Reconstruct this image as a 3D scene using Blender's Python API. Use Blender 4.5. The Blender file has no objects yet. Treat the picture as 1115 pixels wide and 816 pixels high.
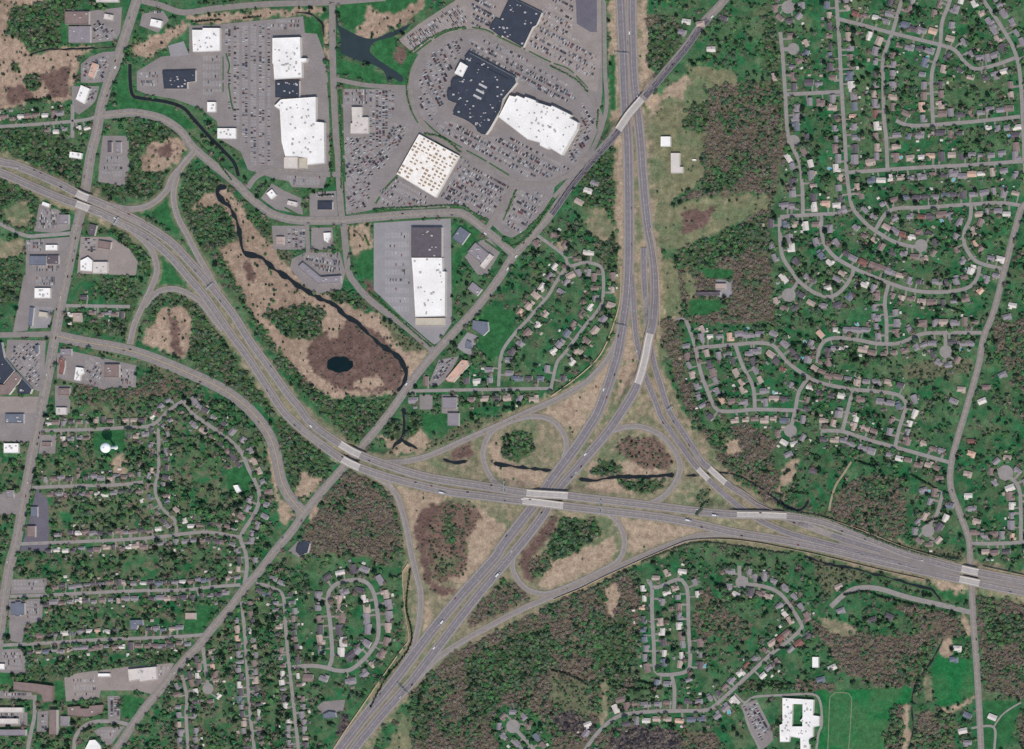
import bpy, math, random
import numpy as np
from mathutils import Vector
from mathutils.geometry import tessellate_polygon

# ---------------------------------------------------------------- camera, world, sun, exposure
S = 1.8                      # metres per photograph pixel
CX, CY = 557.5, 408.0
LEAN = 0.42                  # the photograph is taken from the east of the place, with the film kept level
H_CAM = 12000.0
SUN_EL, SUN_AZ = 53.0, 146.0
sc = bpy.context.scene
COL = sc.collection
cam = bpy.data.objects.new("camera", bpy.data.cameras.new("camera"))
COL.objects.link(cam)
cam.location = (LEAN * H_CAM, 0, H_CAM)
cam.data.sensor_width = 36.0
FRAME = 1115 * S
cam.data.lens = 36.0 * H_CAM / FRAME
cam.data.shift_x = -LEAN * H_CAM / FRAME
cam.data.clip_start = 100.0
cam.data.clip_end = 60000.0
sc.camera = cam
world = bpy.data.worlds.new("World")
sc.world = world
world.use_nodes = True
wn = world.node_tree
for n in list(wn.nodes):
    wn.nodes.remove(n)
sky = wn.nodes.new("ShaderNodeTexSky")
sky.sky_type = 'NISHITA'
sky.sun_disc = False
sky.sun_elevation = math.radians(SUN_EL)
sky.sun_rotation = math.radians(SUN_AZ)
bg = wn.nodes.new("ShaderNodeBackground")
bg.inputs["Strength"].default_value = 0.15
wo = wn.nodes.new("ShaderNodeOutputWorld")
wn.links.new(sky.outputs[0], bg.inputs["Color"])
wn.links.new(bg.outputs[0], wo.inputs["Surface"])
sun = bpy.data.objects.new("sun", bpy.data.lights.new("sun", 'SUN'))
COL.objects.link(sun)
sun.data.energy = 3.2
sun.data.angle = math.radians(0.5)
sun.data.color = (1.0, 0.95, 0.89)
sv = Vector((math.sin(math.radians(SUN_AZ)) * math.cos(math.radians(SUN_EL)),
             math.cos(math.radians(SUN_AZ)) * math.cos(math.radians(SUN_EL)),
             math.sin(math.radians(SUN_EL))))
sun.rotation_euler = sv.to_track_quat('Z', 'Y').to_euler()
sun.location = (0, 0, 500)
sc.view_settings.view_transform = 'Standard'
sc.view_settings.look = 'None'
sc.view_settings.gamma = 1.0
sc.view_settings.exposure = 0.0
sc.view_settings.use_curve_mapping = False
try:
    sc.cycles.max_bounces = 4
    sc.cycles.diffuse_bounces = 2
    sc.cycles.use_denoising = False
except Exception:
    pass

# ---------------------------------------------------------------- helpers
rnd = random.Random(7)
nr = np.random.RandomState(11)


def X(px): return (px - CX) * S
def Y(py): return (CY - py) * S
def P(p): return (X(p[0]), Y(p[1]))
def lin(*c):
    return tuple(((v / 255) / 12.92 if v <= 10 else (((v / 255) + 0.055) / 1.055) ** 2.4) for v in c)


def mesh_np(name, V, F, mats, fmat=None, tint=None, smooth=False):
    """V (n,3), F (m,k) equal-sized faces -> mesh"""
    V = np.ascontiguousarray(V, dtype=np.float32)
    F = np.ascontiguousarray(F, dtype=np.int32)
    m, k = F.shape
    me = bpy.data.meshes.new(name)
    me.vertices.add(len(V))
    me.vertices.foreach_set("co", V.ravel())
    me.loops.add(m * k)
    me.loops.foreach_set("vertex_index", F.ravel())
    me.polygons.add(m)
    me.polygons.foreach_set("loop_start", np.arange(0, m * k, k, dtype=np.int32))
    for mt in mats:
        me.materials.append(mt)
    if fmat is not None:
        me.polygons.foreach_set("material_index", np.ascontiguousarray(fmat, dtype=np.int32))
    me.update(calc_edges=True)
    if tint is not None:
        a = me.attributes.new("tint", 'FLOAT_COLOR', 'POINT')
        t = np.ones((len(V), 4), dtype=np.float32)
        t[:, :3] = tint
        a.data.foreach_set("color", t.ravel())
    me.polygons.foreach_set("use_smooth", np.full(m, bool(smooth)))
    return me


class MB:
    """collects quads and polygons with a material index"""
    def __init__(self):
        self.v, self.f, self.m = [], [], []
    def poly(self, pts, mi=0):
        b = len(self.v)
        self.v += [tuple(p) for p in pts]
        self.f.append(tuple(range(b, b + len(pts))))
        self.m.append(mi)
    def box(self, cx, cy, z0, z1, sx, sy, rot=0.0, mi=0, taper=1.0):
        c, s = math.cos(rot), math.sin(rot)
        def q(x, y, z): return (cx + c * x - s * y, cy + s * x + c * y, z)
        hx, hy = sx / 2, sy / 2
        lo = [q(-hx, -hy, z0), q(hx, -hy, z0), q(hx, hy, z0), q(-hx, hy, z0)]
        t = taper
        hi = [q(-hx * t, -hy * t, z1), q(hx * t, -hy * t, z1), q(hx * t, hy * t, z1), q(-hx * t, hy * t, z1)]
        b = len(self.v)
        self.v += lo + hi
        for f in ((3, 2, 1, 0), (4, 5, 6, 7), (0, 1, 5, 4), (1, 2, 6, 5), (2, 3, 7, 6), (3, 0, 4, 7)):
            self.f.append(tuple(b + i for i in f))
            self.m.append(mi)
    def flat(self, poly, z, mi=0, holes=()):
        rings = [list(poly)] + [list(h) for h in holes]
        allp = [p for r in rings for p in r]
        tris = tessellate_polygon([[Vector((p[0], p[1], 0)) for p in r] for r in rings])
        b = len(self.v)
        for p in allp:
            self.v.append((p[0], p[1], z if not callable(z) else z(p[0], p[1])))
        for t in tris:
            a, bb, c = [allp[i] for i in t]
            if (bb[0] - a[0]) * (c[1] - a[1]) - (bb[1] - a[1]) * (c[0] - a[0]) < 0:
                t = (t[0], t[2], t[1])
            self.f.append(tuple(b + i for i in t))
            self.m.append(mi)
    def wall(self, ring, z0, z1, mi=0, flip=False):
        n = len(ring)
        for i in range(n):
            a, c = ring[i], ring[(i + 1) % n]
            q = [(a[0], a[1], z0), (c[0], c[1], z0), (c[0], c[1], z1), (a[0], a[1], z1)]
            if flip: q.reverse()
            self.poly(q, mi)
    def tube(self, p0, p1, r0, r1, n=6, mi=0):
        a, c = Vector(p0), Vector(p1)
        d = (c - a).normalized()
        u = d.orthogonal().normalized(); w = d.cross(u)
        b = len(self.v)
        for k, (o, r) in enumerate(((a, r0), (c, r1))):
            for i in range(n):
                t = 2 * math.pi * i / n
                self.v.append(tuple(o + u * (r * math.cos(t)) + w * (r * math.sin(t))))
        for i in range(n):
            j = (i + 1) % n
            self.f.append((b + i, b + j, b + n + j, b + n + i)); self.m.append(mi)
        self.f.append(tuple(b + n + i for i in range(n))); self.m.append(mi)
    def mesh(self, name, mats, smooth=False):
        me = bpy.data.meshes.new(name)
        me.from_pydata(self.v, [], self.f)
        for mt in mats: me.materials.append(mt)
        me.polygons.foreach_set("material_index", self.m)
        if smooth:
            me.polygons.foreach_set("use_smooth", [True] * len(self.f))
        me.update()
        return me


def link(name, me, parent=None, loc=None, kind=None, label=None, cat=None, group=None):
    o = bpy.data.objects.new(name, me)
    COL.objects.link(o)
    if parent is not None: o.parent = parent
    if loc is not None: o.location = loc
    tag(o, label, cat, group, kind)
    return o


def tag(o, label=None, cat=None, group=None, kind=None):
    if label: o["label"] = label
    if cat: o["category"] = cat
    if group: o["group"] = group
    if kind: o["kind"] = kind
    return o


# ---------------------------------------------------------------- materials
def mat(name, col, rough=0.9, noise=0.18, scale=0.15, spec=0.2, attr=False, metal=0.0, scale2=None):
    m = bpy.data.materials.new(name)
    m.use_nodes = True
    nt = m.node_tree
    b = nt.nodes["Principled BSDF"]
    b.inputs["Roughness"].default_value = rough
    b.inputs["Metallic"].default_value = metal
    b.inputs["Specular IOR Level"].default_value = spec
    geo = nt.nodes.new("ShaderNodeNewGeometry")
    def nz(s, lo, hi, detail=4):
        n = nt.nodes.new("ShaderNodeTexNoise")
        n.inputs["Scale"].default_value = s
        n.inputs["Detail"].default_value = detail
        n.inputs["Roughness"].default_value = 0.65
        nt.links.new(geo.outputs["Position"], n.inputs["Vector"])
        r = nt.nodes.new("ShaderNodeMapRange")
        r.inputs["From Min"].default_value = 0.3
        r.inputs["From Max"].default_value = 0.7
        r.inputs["To Min"].default_value = lo
        r.inputs["To Max"].default_value = hi
        nt.links.new(n.outputs["Fac"], r.inputs["Value"])
        return r.outputs["Result"]
    if attr:
        a = nt.nodes.new("ShaderNodeAttribute")
        a.attribute_name = "tint"
        src = a.outputs["Color"]
    else:
        a = nt.nodes.new("ShaderNodeRGB")
        a.outputs[0].default_value = (*col, 1)
        src = a.outputs[0]
    f = nz(scale, 1 - noise, 1 + noise)
    if scale2:
        g = nz(scale2, 1 - noise * 0.8, 1 + noise * 0.8, 3)
        mu = nt.nodes.new("ShaderNodeMath"); mu.operation = 'MULTIPLY'
        nt.links.new(f, mu.inputs[0]); nt.links.new(g, mu.inputs[1])
        f = mu.outputs[0]
    vm = nt.nodes.new("ShaderNodeVectorMath"); vm.operation = 'SCALE'
    nt.links.new(src, vm.inputs[0]); nt.links.new(f, vm.inputs["Scale"])
    nt.links.new(vm.outputs[0], b.inputs["Base Color"])
    return m


M = {}
M['ground'] = mat('ground', (0, 0, 0), 1.0, 0.30, 0.35, 0.05, attr=True, scale2=0.09)
M['leaf'] = mat('foliage', (0, 0, 0), 1.0, 0.35, 0.6, 0.05, attr=True)
M['asphalt'] = mat('highway_asphalt', lin(118, 111, 111), 0.9, 0.10, 0.05, 0.15, scale2=0.5)
M['shoulder'] = mat('shoulder_asphalt', lin(136, 127, 120), 0.9, 0.10, 0.08, 0.15, scale2=0.4)
M['newroad'] = mat('fresh_asphalt', lin(88, 84, 92), 0.9, 0.10, 0.08, 0.15, scale2=0.4)
M['avenue'] = mat('avenue_asphalt', lin(129, 121, 115), 0.9, 0.12, 0.10, 0.15, scale2=0.5)
M['street'] = mat('street_asphalt', lin(138, 131, 125), 0.9, 0.12, 0.10, 0.15, scale2=0.5)
M['worn_path'] = mat('worn_path', lin(116, 126, 100), 1.0, 0.25, 0.2, 0.05)
M['path'] = mat('path_concrete', lin(160, 150, 138), 0.9, 0.12, 0.2, 0.15)
M['dirt'] = mat('dirt', lin(150, 134, 112), 1.0, 0.2, 0.2, 0.05)
M['lot'] = mat('lot_asphalt', lin(130, 122, 118), 0.9, 0.13, 0.03, 0.15, scale2=0.3)
M['lot_pale'] = mat('pale_lot_asphalt', lin(139, 134, 133), 0.9, 0.10, 0.03, 0.15, scale2=0.3)
M['lot_warm'] = mat('warm_lot_asphalt', lin(140, 129, 122), 0.9, 0.13, 0.03, 0.15, scale2=0.3)
M['lot_dark'] = mat('dark_lot_asphalt', lin(100, 95, 102), 0.9, 0.13, 0.03, 0.15, scale2=0.3)
M['paint'] = mat('road_paint', (0.75, 0.73, 0.68), 0.7, 0.15, 0.5)
M['ypaint'] = mat('yellow_paint', (0.55, 0.40, 0.16), 0.7, 0.15, 0.5)
M['deck_lane'] = mat('deck_lane', lin(164, 156, 149), 0.9, 0.12, 0.2, 0.15, scale2=0.7)
M['track'] = mat('worn_track', lin(116, 110, 112), 0.9, 0.15, 0.03, 0.15, scale2=0.3)
M['pale_track'] = mat('pale_worn_lane', lin(146, 138, 134), 0.9, 0.15, 0.03, 0.15, scale2=0.3)
M['asphalt_grey'] = mat('expressway_asphalt', lin(126, 118, 113), 0.9, 0.10, 0.05, 0.15, scale2=0.5)
M['concrete'] = mat('bridge_concrete', lin(192, 183, 170), 0.9, 0.10, 0.15, 0.15, scale2=0.6)
M['barrier'] = mat('barrier_wall', lin(190, 168, 140), 0.9, 0.12, 0.3)
M['water'] = mat('water', lin(48, 58, 60), 0.25, 0.1, 0.05, 0.3)
M['darkwater'] = mat('dark_water', lin(32, 38, 40), 0.3, 0.15, 0.1, 0.2)
M['pondwater'] = mat('pond_water', lin(14, 30, 32), 0.3, 0.2, 0.1, 0.2)
M['pool'] = mat('pool_water', lin(90, 170, 185), 0.15, 0.05, 0.3, 0.4)
M['bark'] = mat('bark', (0.11, 0.085, 0.07), 1.0, 0.2, 1.0)
M['drive'] = mat('driveway', lin(132, 125, 118), 0.95, 0.2, 0.05, 0.1)
M['steel'] = mat('galvanised_steel', (0.35, 0.36, 0.37), 0.5, 0.1, 0.5, 0.4, metal=0.3)
M['sign'] = mat('sign_green', (0.02, 0.10, 0.06), 0.5, 0.05, 0.5)
ROOF = {
 'white': mat('white_roof', (0.74, 0.70, 0.64), 0.8, 0.10, 0.03, 0.2, scale2=0.4),
 'navy': mat('navy_roof', lin(56, 60, 70), 0.8, 0.14, 0.08, 0.2, scale2=0.5),
 'grey': mat('grey_roof', lin(132, 124, 126), 0.85, 0.12, 0.1, 0.2, scale2=0.6),
 'dark': mat('dark_roof', lin(92, 84, 88), 0.85, 0.14, 0.1, 0.2, scale2=0.6),
 'brown': mat('brown_roof', lin(126, 108, 102), 0.85, 0.14, 0.1, 0.2, scale2=0.6),
 'tan': mat('tan_roof', lin(165, 146, 134), 0.85, 0.12, 0.1, 0.2, scale2=0.6),
 'peach': mat('peach_roof', lin(190, 156, 136), 0.85, 0.12, 0.1, 0.2, scale2=0.6),
 'red': mat('red_roof', lin(126, 88, 80), 0.85, 0.14, 0.1, 0.2, scale2=0.6),
 'blue': mat('blue_grey_roof', lin(104, 107, 116), 0.85, 0.12, 0.1, 0.2, scale2=0.6),
 'pale': mat('pale_roof', lin(196, 186, 176), 0.85, 0.10, 0.1, 0.2, scale2=0.6),
 'beige': mat('beige_roof', lin(178, 168, 150), 0.85, 0.10, 0.1, 0.2, scale2=0.6),
 'mottled': mat('stained_white_roof', lin(226, 218, 206), 0.85, 0.10, 0.12, 0.1, scale2=0.3),
}
M['wall'] = mat('pale_wall', (0.62, 0.58, 0.52), 0.9, 0.08, 0.3)
M['wall_brick'] = mat('brick_wall', (0.30, 0.20, 0.16), 0.9, 0.1, 0.3)
M['rust'] = mat('rusty_unit', lin(150, 128, 104), 0.8, 0.25, 0.1)
M['unit'] = mat('roof_unit_metal', (0.42, 0.40, 0.38), 0.6, 0.1, 0.5)
M['glass'] = mat('car_glass', (0.02, 0.025, 0.03), 0.15, 0.05, 1.0, 0.5)
M['tyre'] = mat('tyre_rubber', (0.02, 0.02, 0.02), 0.9, 0.05, 1.0)

# ---------------------------------------------------------------- numpy noise and rasters
def vnoise(x, y, scale, seed):
    r = np.random.RandomState(seed)
    T = r.rand(256, 256).astype(np.float32)
    xs, ys = x / scale + 1000.0, y / scale + 1000.0
    xi, yi = np.floor(xs).astype(int), np.floor(ys).astype(int)
    fx, fy = xs - xi, ys - yi
    fx, fy = fx * fx * (3 - 2 * fx), fy * fy * (3 - 2 * fy)
    a = T[yi & 255, xi & 255]; b = T[yi & 255, (xi + 1) & 255]
    c = T[(yi + 1) & 255, xi & 255]; d = T[(yi + 1) & 255, (xi + 1) & 255]
    return (a * (1 - fx) + b * fx) * (1 - fy) + (c * (1 - fx) + d * fx) * fy


def fbm(x, y, scale, seed, octs=3):
    t, a, s = 0, 1.0, 0
    for i in range(octs):
        t = t + a * vnoise(x, y, scale / 2 ** i, seed + i); s += a; a *= 0.6
    return t / s


def inpoly(px, py, poly):
    r = np.zeros(px.shape, bool)
    n = len(poly)
    for i in range(n):
        x0, y0 = poly[i]; x1, y1 = poly[(i + 1) % n]
        if y0 == y1: continue
        c = ((y0 > py) != (y1 > py)) & (px < (x1 - x0) * (py - y0) / (y1 - y0) + x0)
        r ^= c
    return r


def pip(x, y, poly):
    r = False
    n = len(poly)
    for i in range(n):
        x0, y0 = poly[i]; x1, y1 = poly[(i + 1) % n]
        if (y0 > y) != (y1 > y) and x < (x1 - x0) * (y - y0) / (y1 - y0) + x0: r = not r
    return r


def smooth(pts, step=4.0, closed=False):
    """Catmull-Rom through pts, resampled"""
    n = len(pts)
    if n < 3 and not closed:
        (x0, y0), (x1, y1) = pts[0], pts[-1]
        k = max(1, int(math.hypot(x1 - x0, y1 - y0) / step))
        return [(x0 + (x1 - x0) * i / k, y0 + (y1 - y0) * i / k) for i in range(k + 1)]
    out = []
    rng = range(n if closed else n - 1)
    for i in rng:
        if closed:
            p = [pts[(i + j) % n] for j in (-1, 0, 1, 2)]
        else:
            p = [pts[max(0, i - 1)], pts[i], pts[i + 1], pts[min(n - 1, i + 2)]]
        d = math.hypot(p[2][0] - p[1][0], p[2][1] - p[1][1])
        k = max(1, int(d / step))
        for j in range(k):
            t = j / k
            q = []
            for a in (0, 1):
                q.append(0.5 * (2 * p[1][a] + (p[2][a] - p[0][a]) * t + (2 * p[0][a] - 5 * p[1][a] + 4 * p[2][a] - p[3][a]) * t * t
                         + (3 * p[1][a] - p[0][a] - 3 * p[2][a] + p[3][a]) * t ** 3))
            out.append(tuple(q))
    if not closed: out.append(pts[-1])
    return out


def arclen(pl):
    s = [0.0]
    for a, b in zip(pl, pl[1:]):
        s.append(s[-1] + math.hypot(b[0] - a[0], b[1] - a[1]))
    return s
# ---------------------------------------------------------------- roads (photograph pixels; laid out on the ground plane)
# id: (kind, width, points, options)
ROADS = {}
def road(i, kind, w, pts, **k): ROADS[i] = dict(kind=kind, w=w, pts=pts, **k)

E = [(-60, 152), (0, 176), (17, 180), (64, 199.6), (91, 213.4), (110, 221), (156, 244), (185, 263), (203, 281), (220, 300), (230, 312), (253, 341), (273.5, 373.5), (293, 400),
     (312, 427), (327, 445), (337.5, 459), (357, 474), (372, 483.5), (386, 492), (402, 499), (418, 505), (446, 514.5), (471.7, 521), (510, 527), (547, 532.7),
     (575, 537), (600, 538.8), (620, 540), (640, 542.5), (673.5, 546.5), (704, 550), (736, 554), (770, 558), (804, 560.5), (835, 561), (862, 562.5), (890, 567),
     (919, 577), (950, 588), (984, 602), (1020, 612), (1057, 621.5), (1115, 633), (1180, 645)]
road('wb', 'hw', 9.4, E, bridges=[((91, 213.4), 9, 60, 6.5), ((384, 491), 15, 60, 6.5), ((597, 538.5), 24, 70, 6.8), ((832, 561), 28, 55, 6.8), ((1057, 621.5), 11, 60, 6.5)])
road('eb', 'hw', 9.4, [(-60, 168), (0, 188), (35, 203), (67, 216), (91, 224.5), (110, 232), (130, 242), (160, 258), (185, 279), (207, 304), (224, 324), (253, 366), (268, 386), (290, 419.5),
     (308, 447), (327, 465.6), (347, 481), (371, 498), (390, 508), (418, 518), (446, 526), (488, 535.5), (523, 540), (562, 544.7), (584, 547), (600, 549), (615, 551), (655, 556),
     (692, 560), (729, 565), (765, 572), (800, 580), (850, 588), (900, 598), (950, 610), (1000, 621), (1057, 633), (1115, 645), (1180, 657)],
     bridges=[((91, 224.5), 8, 60, 6.5), ((383, 504.5), 13, 60, 6.5), ((591, 548), 24, 70, 6.8), ((1057, 633), 11, 60, 6.5)])
road('sb_n', 'hw', 12, [(673, -60), (676, 0), (678, 40), (680, 90), (682, 130), (684, 160), (685, 225), (685, 280), (683, 320), (679, 350), (673.5, 383), (668, 403), (660.7, 425), (651, 450),
     (640, 468), (627.6, 487), (611, 509), (600, 524), (585, 546), (571, 564), (547, 595), (541.5, 605), (522, 627), (503, 648), (470, 688), (437, 732), (418, 756), (400, 777), (379, 804), (345, 848)])
road('nb_s', 'hw', 11, [(362, 850), (390, 810), (400, 798), (418, 776), (439.5, 752), (449.6, 741), (483, 697), (519.5, 649.6), (558, 604), (576, 582), (591, 562), (601, 545), (613, 527), (627.6, 510.7),
     (642, 494), (660.7, 472), (675, 452), (687, 435), (696, 418), (703, 395), (708, 370), (713, 345), (713, 300), (710, 270), (706, 250), (703, 225), (700, 190), (698, 160), (695, 130), (691, 95), (689, 60), (688, 0), (687, -60)],
     bridges=[((703, 392), 30, 42, 7.0)])
road('sb_e', 'hw', 7, [(688, 300), (690, 330), (692, 359), (695, 379), (703, 410), (716, 443), (720, 454), (736, 477.6), (758, 507), (770, 520), (793, 542), (808, 554), (830, 568), (860, 581), (900, 592), (950, 605), (1000, 618)],
     bridges=[((768.5, 518), 9, 35, 3.0)])
road('wb_n', 'hw', 7.5, [(960, 600), (920, 588), (880, 573), (850, 562), (827.6, 551), (809, 538), (791, 526), (771, 508), (765, 503), (745, 473), (729, 448), (719, 418), (712, 395), (707, 365), (703.5, 330), (701.5, 300), (701, 270)],
     bridges=[((781, 517), 13, 35, 3.0)])
# ramps
road('ramp_north_west', 'ramp', 6.6, [(680, 345), (671, 373), (661, 392), (650, 405), (637, 417.6), (618, 429), (600, 438), (576.5, 448), (540, 464.7), (510, 477.6), (473.5, 494), (455, 500), (437, 503), (418, 504)])
road('ramp_west_loop', 'ramp', 6.2, [(556, 533), (545, 529), (534, 519), (527, 503), (527, 487), (536, 470), (556, 459), (576.5, 454), (595, 455.5), (607, 463), (615, 475), (616.5, 490), (610, 507), (603, 519)])
road('ramp_east_loop', 'ramp', 6.6, [(640, 498), (652, 483), (664, 471), (683, 465), (701, 465.6), (719.5, 474), (732, 487), (739.7, 501.5), (739.7, 516), (732, 531), (719.5, 543), (704, 549), (685, 548)])
road('ramp_south_loop', 'ramp', 6.2, [(640, 555), (660.7, 558.5), (671.7, 567.6), (679, 582), (680, 596), (673, 611), (655, 622), (628, 635), (600, 646), (585, 646), (573, 641), (563.6, 631), (558, 617), (561, 602), (568, 588), (582, 571)])
road('ramp_south_east', 'ramp', 7, [(452, 743), (473.5, 719.5), (503, 699), (528.7, 684.6), (565.4, 665), (600, 650), (637, 634), (673.5, 617.5), (701, 605.5), (728.7, 594), (756, 585), (774.6, 582), (800, 582), (840, 588)])
road('ramp_west_south', 'ramp', 7, [(385, 507), (400, 513), (418, 523.5), (431, 538), (438.6, 558), (443.5, 579), (447.5, 600), (453, 624), (458, 646), (457, 673.5), (452, 697), (441, 721), (425, 745)])
road('ramp_arc_west', 'ramp', 7, [(212, 165), (200, 179), (187.5, 194), (182, 207), (169, 220), (154.4, 226.5), (136, 227.5), (118, 223)])
road('ramp_arc_east', 'ramp', 7, [(205, 172), (195, 187), (189, 210.7), (193, 234.6), (204, 256), (214.7, 277), (227.6, 299), (238, 318)])
road('ramp_east_down', 'ramp', 7, [(118, 236), (135, 244), (152.6, 258.5), (165.4, 273), (171, 291.5), (168, 306), (158, 328), (147, 352), (141.5, 375)])
road('ramp_south_up', 'ramp', 6.6, [(157, 334), (169, 320), (183.8, 314.7), (200, 317.5), (218, 329), (233, 347.8), (243, 360)])
road('merge_pavement', 'merge', 15, [(915, 588), (934, 594), (950, 599), (984, 609.5), (1020, 618), (1047, 625)])
road('merge_pavement_east', 'merge', 12, [(1067, 629), (1090, 634), (1115, 639), (1180, 651)])
# avenues
road('diagonal', 'ave', 9, [(820, -45), (789, 0), (765.4, 25.7), (747, 51.5), (728.7, 73.5), (710, 97.4), (687, 124), (670, 148), (642, 177.6), (622, 201.5), (600, 233), (580, 256.6), (558, 280.5), (545, 301),
     (521, 333), (495.6, 360.7), (473.5, 384.6), (455, 406.6), (436.8, 432), (424, 450), (400, 479.4), (376.5, 506), (356, 529), (332, 558), (317.6, 578.7), (301, 598), (281, 624), (266, 641), (251.5, 660.7),
     (231, 684.6), (214.7, 705), (197, 723), (179, 746), (161, 767), (143.5, 791), (129, 813), (100, 850)], bridges=[((687, 124), 24, 45, 6.8)])
road('west_avenue', 'ave', 11, [(160, -40), (149, 0), (139.7, 29), (128.7, 62.5), (117.6, 92), (110, 117.6), (105, 146), (101, 160), (97.4, 177.6), (93.7, 203), (89, 227), (81, 260), (73.5, 297), (66, 333), (60.7, 362.5), (55, 395.6),
     (47.8, 432), (44, 453.7), (35, 496), (27.6, 536), (18.4, 588), (12, 611), (5.5, 646), (0, 688), (-10, 760)])
road('top_road', 'ave', 6.5, [(150, 0), (175, 6), (200, 13.8), (237, 9), (292, 4.6), (356, 2.8), (420, -2)])
road('store_avenue', 'ave', 7, [(361, -40), (361.8, 0), (362.7, 73.5), (366, 150), (368, 168), (371, 223.5), (373.7, 242), (376.5, 269.5), (380, 297), (387, 309), (400, 324), (418, 338.6), (436.8, 352), (455, 367), (472, 382)])
road('arc_road', 'ave', 9, [(110, 126), (130, 124), (147, 123), (174.6, 128.7), (196, 142), (209, 159), (227.6, 175.7), (255, 197.8), (273.5, 216), (295.6, 232.7), (319.5, 239.5), (347, 240.5), (372.8, 240), (400, 237.5), (446, 233.6), (492, 231.8),
     (507, 234.6), (528.7, 251), (545, 264), (560, 278)])
road('parkway', 'ave', 12, [(62, 366), (92, 372.6), (128.7, 379), (156, 386.4), (183.8, 397), (200, 404), (237, 421), (262.5, 438), (280, 455), (293.7, 475), (301, 497), (306.6, 523.5), (315.8, 542), (330, 558)])
road('west_spur', 'ave', 6, [(-40, 366), (0, 365), (51, 364), (60, 364)])
road('east_avenue', 'ave', 7, [(1140, 205), (1115, 224), (1110, 233), (1098.8, 275), (1092.4, 300), (1082, 340), (1071, 368), (1065.7, 397.4), (1053, 443), (1040, 487), (1035.4, 509), (1035.4, 531), (1043.7, 555), (1054.7, 586),
     (1056.5, 609), (1058.4, 646), (1061, 692), (1063, 716), (1065.7, 761), (1068.4, 816), (1070, 860)])
road('mall_ring', 'ave', 5, [(510, 35), (528.7, 37), (543, 44), (571, 59), (600, 73.5), (618, 80), (642, 103), (655, 132), (646, 161), (624, 187), (600, 199.6), (574.6, 200), (560, 197.8), (528.7, 180), (503, 167), (477, 150), (458.8, 132), (450, 114), (447.8, 95.6),
     (450, 77), (461, 57), (485, 41)], closed=True)
road('mall_entry_west', 'ave', 5, [(364, 86), (400, 93), (446, 95.6)])
road('mall_entry_south', 'ave', 6, [(530, 250), (545, 226), (558, 199)])
road('service_road', 'ave', 4.5, [(658, -40), (658, 0), (658.8, 73.5), (660.7, 114), (655, 140), (645, 165), (625, 190), (603, 215)])
road('store_entry', 'ave', 6, [(270, 205), (280, 192), (300, 186), (335, 190), (366, 190)])
road('inner_link', 'ave', 5, [(334, 240), (335, 262), (336, 275)])

# residential streets: desc for labels, and how houses stand along them
def street(i, desc, pts, w=4.1, off=10.2, sp=10.6, sz=1.0, sides='LR', a=0.0, b=1.0, style='e', **k):  # width, house set-back, spacing and size
    road(i, 'st', w, pts, desc=desc, off=off, sp=sp, sz=sz, sides=sides, ra=a, rb=b, style=style, **k)
W = dict(w=3.6, off=8.6, sp=8.4, sz=0.78, style='w')
street('w466', 'the water tower street', [(46, 469), (92, 468), (138, 465.6), (165, 463), (184, 447), (200, 436)], **W)
street('w530', 'the short street below the tower', [(35, 531), (92, 529), (128.7, 528), (156, 525)], **W)
street('w172', 'the winding street beside the tower', [(172.8, 466.5), (172.8, 511), (169, 532.7), (176.5, 553), (191, 567.6), (192, 584)], **W)
street('w588', 'the second street below the tower', [(22, 592.5), (92, 589.7), (147, 587), (189, 583), (200, 581.4), (227.6, 579.6), (260.7, 585)], **W)
street('w648', 'the third western cross street', [(11, 649.6), (55, 648), (110, 645), (165, 643), (200, 642.6), (233, 639), (262, 637)], **W)
street('w700', 'the lowest western cross street', [(-30, 704), (0, 703), (55, 700), (110, 696.5), (165, 694.7), (200, 693), (224, 691)], **W)
street('warc', 'the curving street by the parkway', [(200, 436), (209, 450), (227.6, 463), (247.8, 477.6), (262.5, 492), (270.8, 511), (278, 525), (282.7, 542), (277, 560), (262.5, 584), (267, 600), (269, 618), (266, 636)], off=9.5, sp=11.5, sz=0.9, style='w')
street('w265', 'the straight street below the diagonal', [(263, 655), (266, 683), (268, 710), (270, 745), (273.5, 788), (277, 816), (278, 850)], **W)
street('w310', 'the street west of the oval', [(279, 635), (295.6, 639.5), (306.6, 646), (310, 660), (311, 683), (314, 716), (318, 752), (322, 788), (325, 816), (327, 850)], **W)
street('oval_w', 'the oval loop, west arm', [(358, 727), (361.8, 714), (360, 683), (357, 655), (360, 642), (371, 634), (389, 631)], w=4.4, sp=11.5, off=11, sz=1.12)
street('oval_e', 'the oval loop, east arm', [(389, 631), (400, 635), (407, 646), (411, 666), (412, 692), (405.5, 707), (393, 721), (380, 730), (365, 730), (355, 727), (338, 725), (317.6, 727)], w=4.4, sp=11.5, off=11, sz=1.12)
street('wcul', 'the cul-de-sac south of the diagonal', [(221, 705), (224, 729), (226.6, 747)], cul=(226.6, 750, 6), **W)
street('wcul2', 'the south-western side street', [(198, 735), (203.6, 759), (202.7, 779), (205, 816), (206, 850)], **W)
street('wchurch', 'the church lane', [(141.7, 789.5), (125.6, 786), (104, 786), (91.5, 791), (82.5, 802), (80.7, 816), (80, 850)], sides='')
street('wapart', 'the apartment lane', [(38, 757), (37.7, 779), (34, 797), (30.5, 816), (28, 850)], sides='')
street('nw137', 'the north-western street', [(-40, 139), (0, 138), (82.7, 132), (106, 127)], **W)
street('nw79', 'the north-western lane', [(79, 114), (79, 150)], sides='')
street('w255', 'the lane by the expressway', [(-40, 225), (0, 243.8), (27.6, 256.6), (46, 256.6), (79, 254)], sides='')
street('w333', 'the short street by the parkway', [(70, 333), (141.5, 334)], **W)
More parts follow.
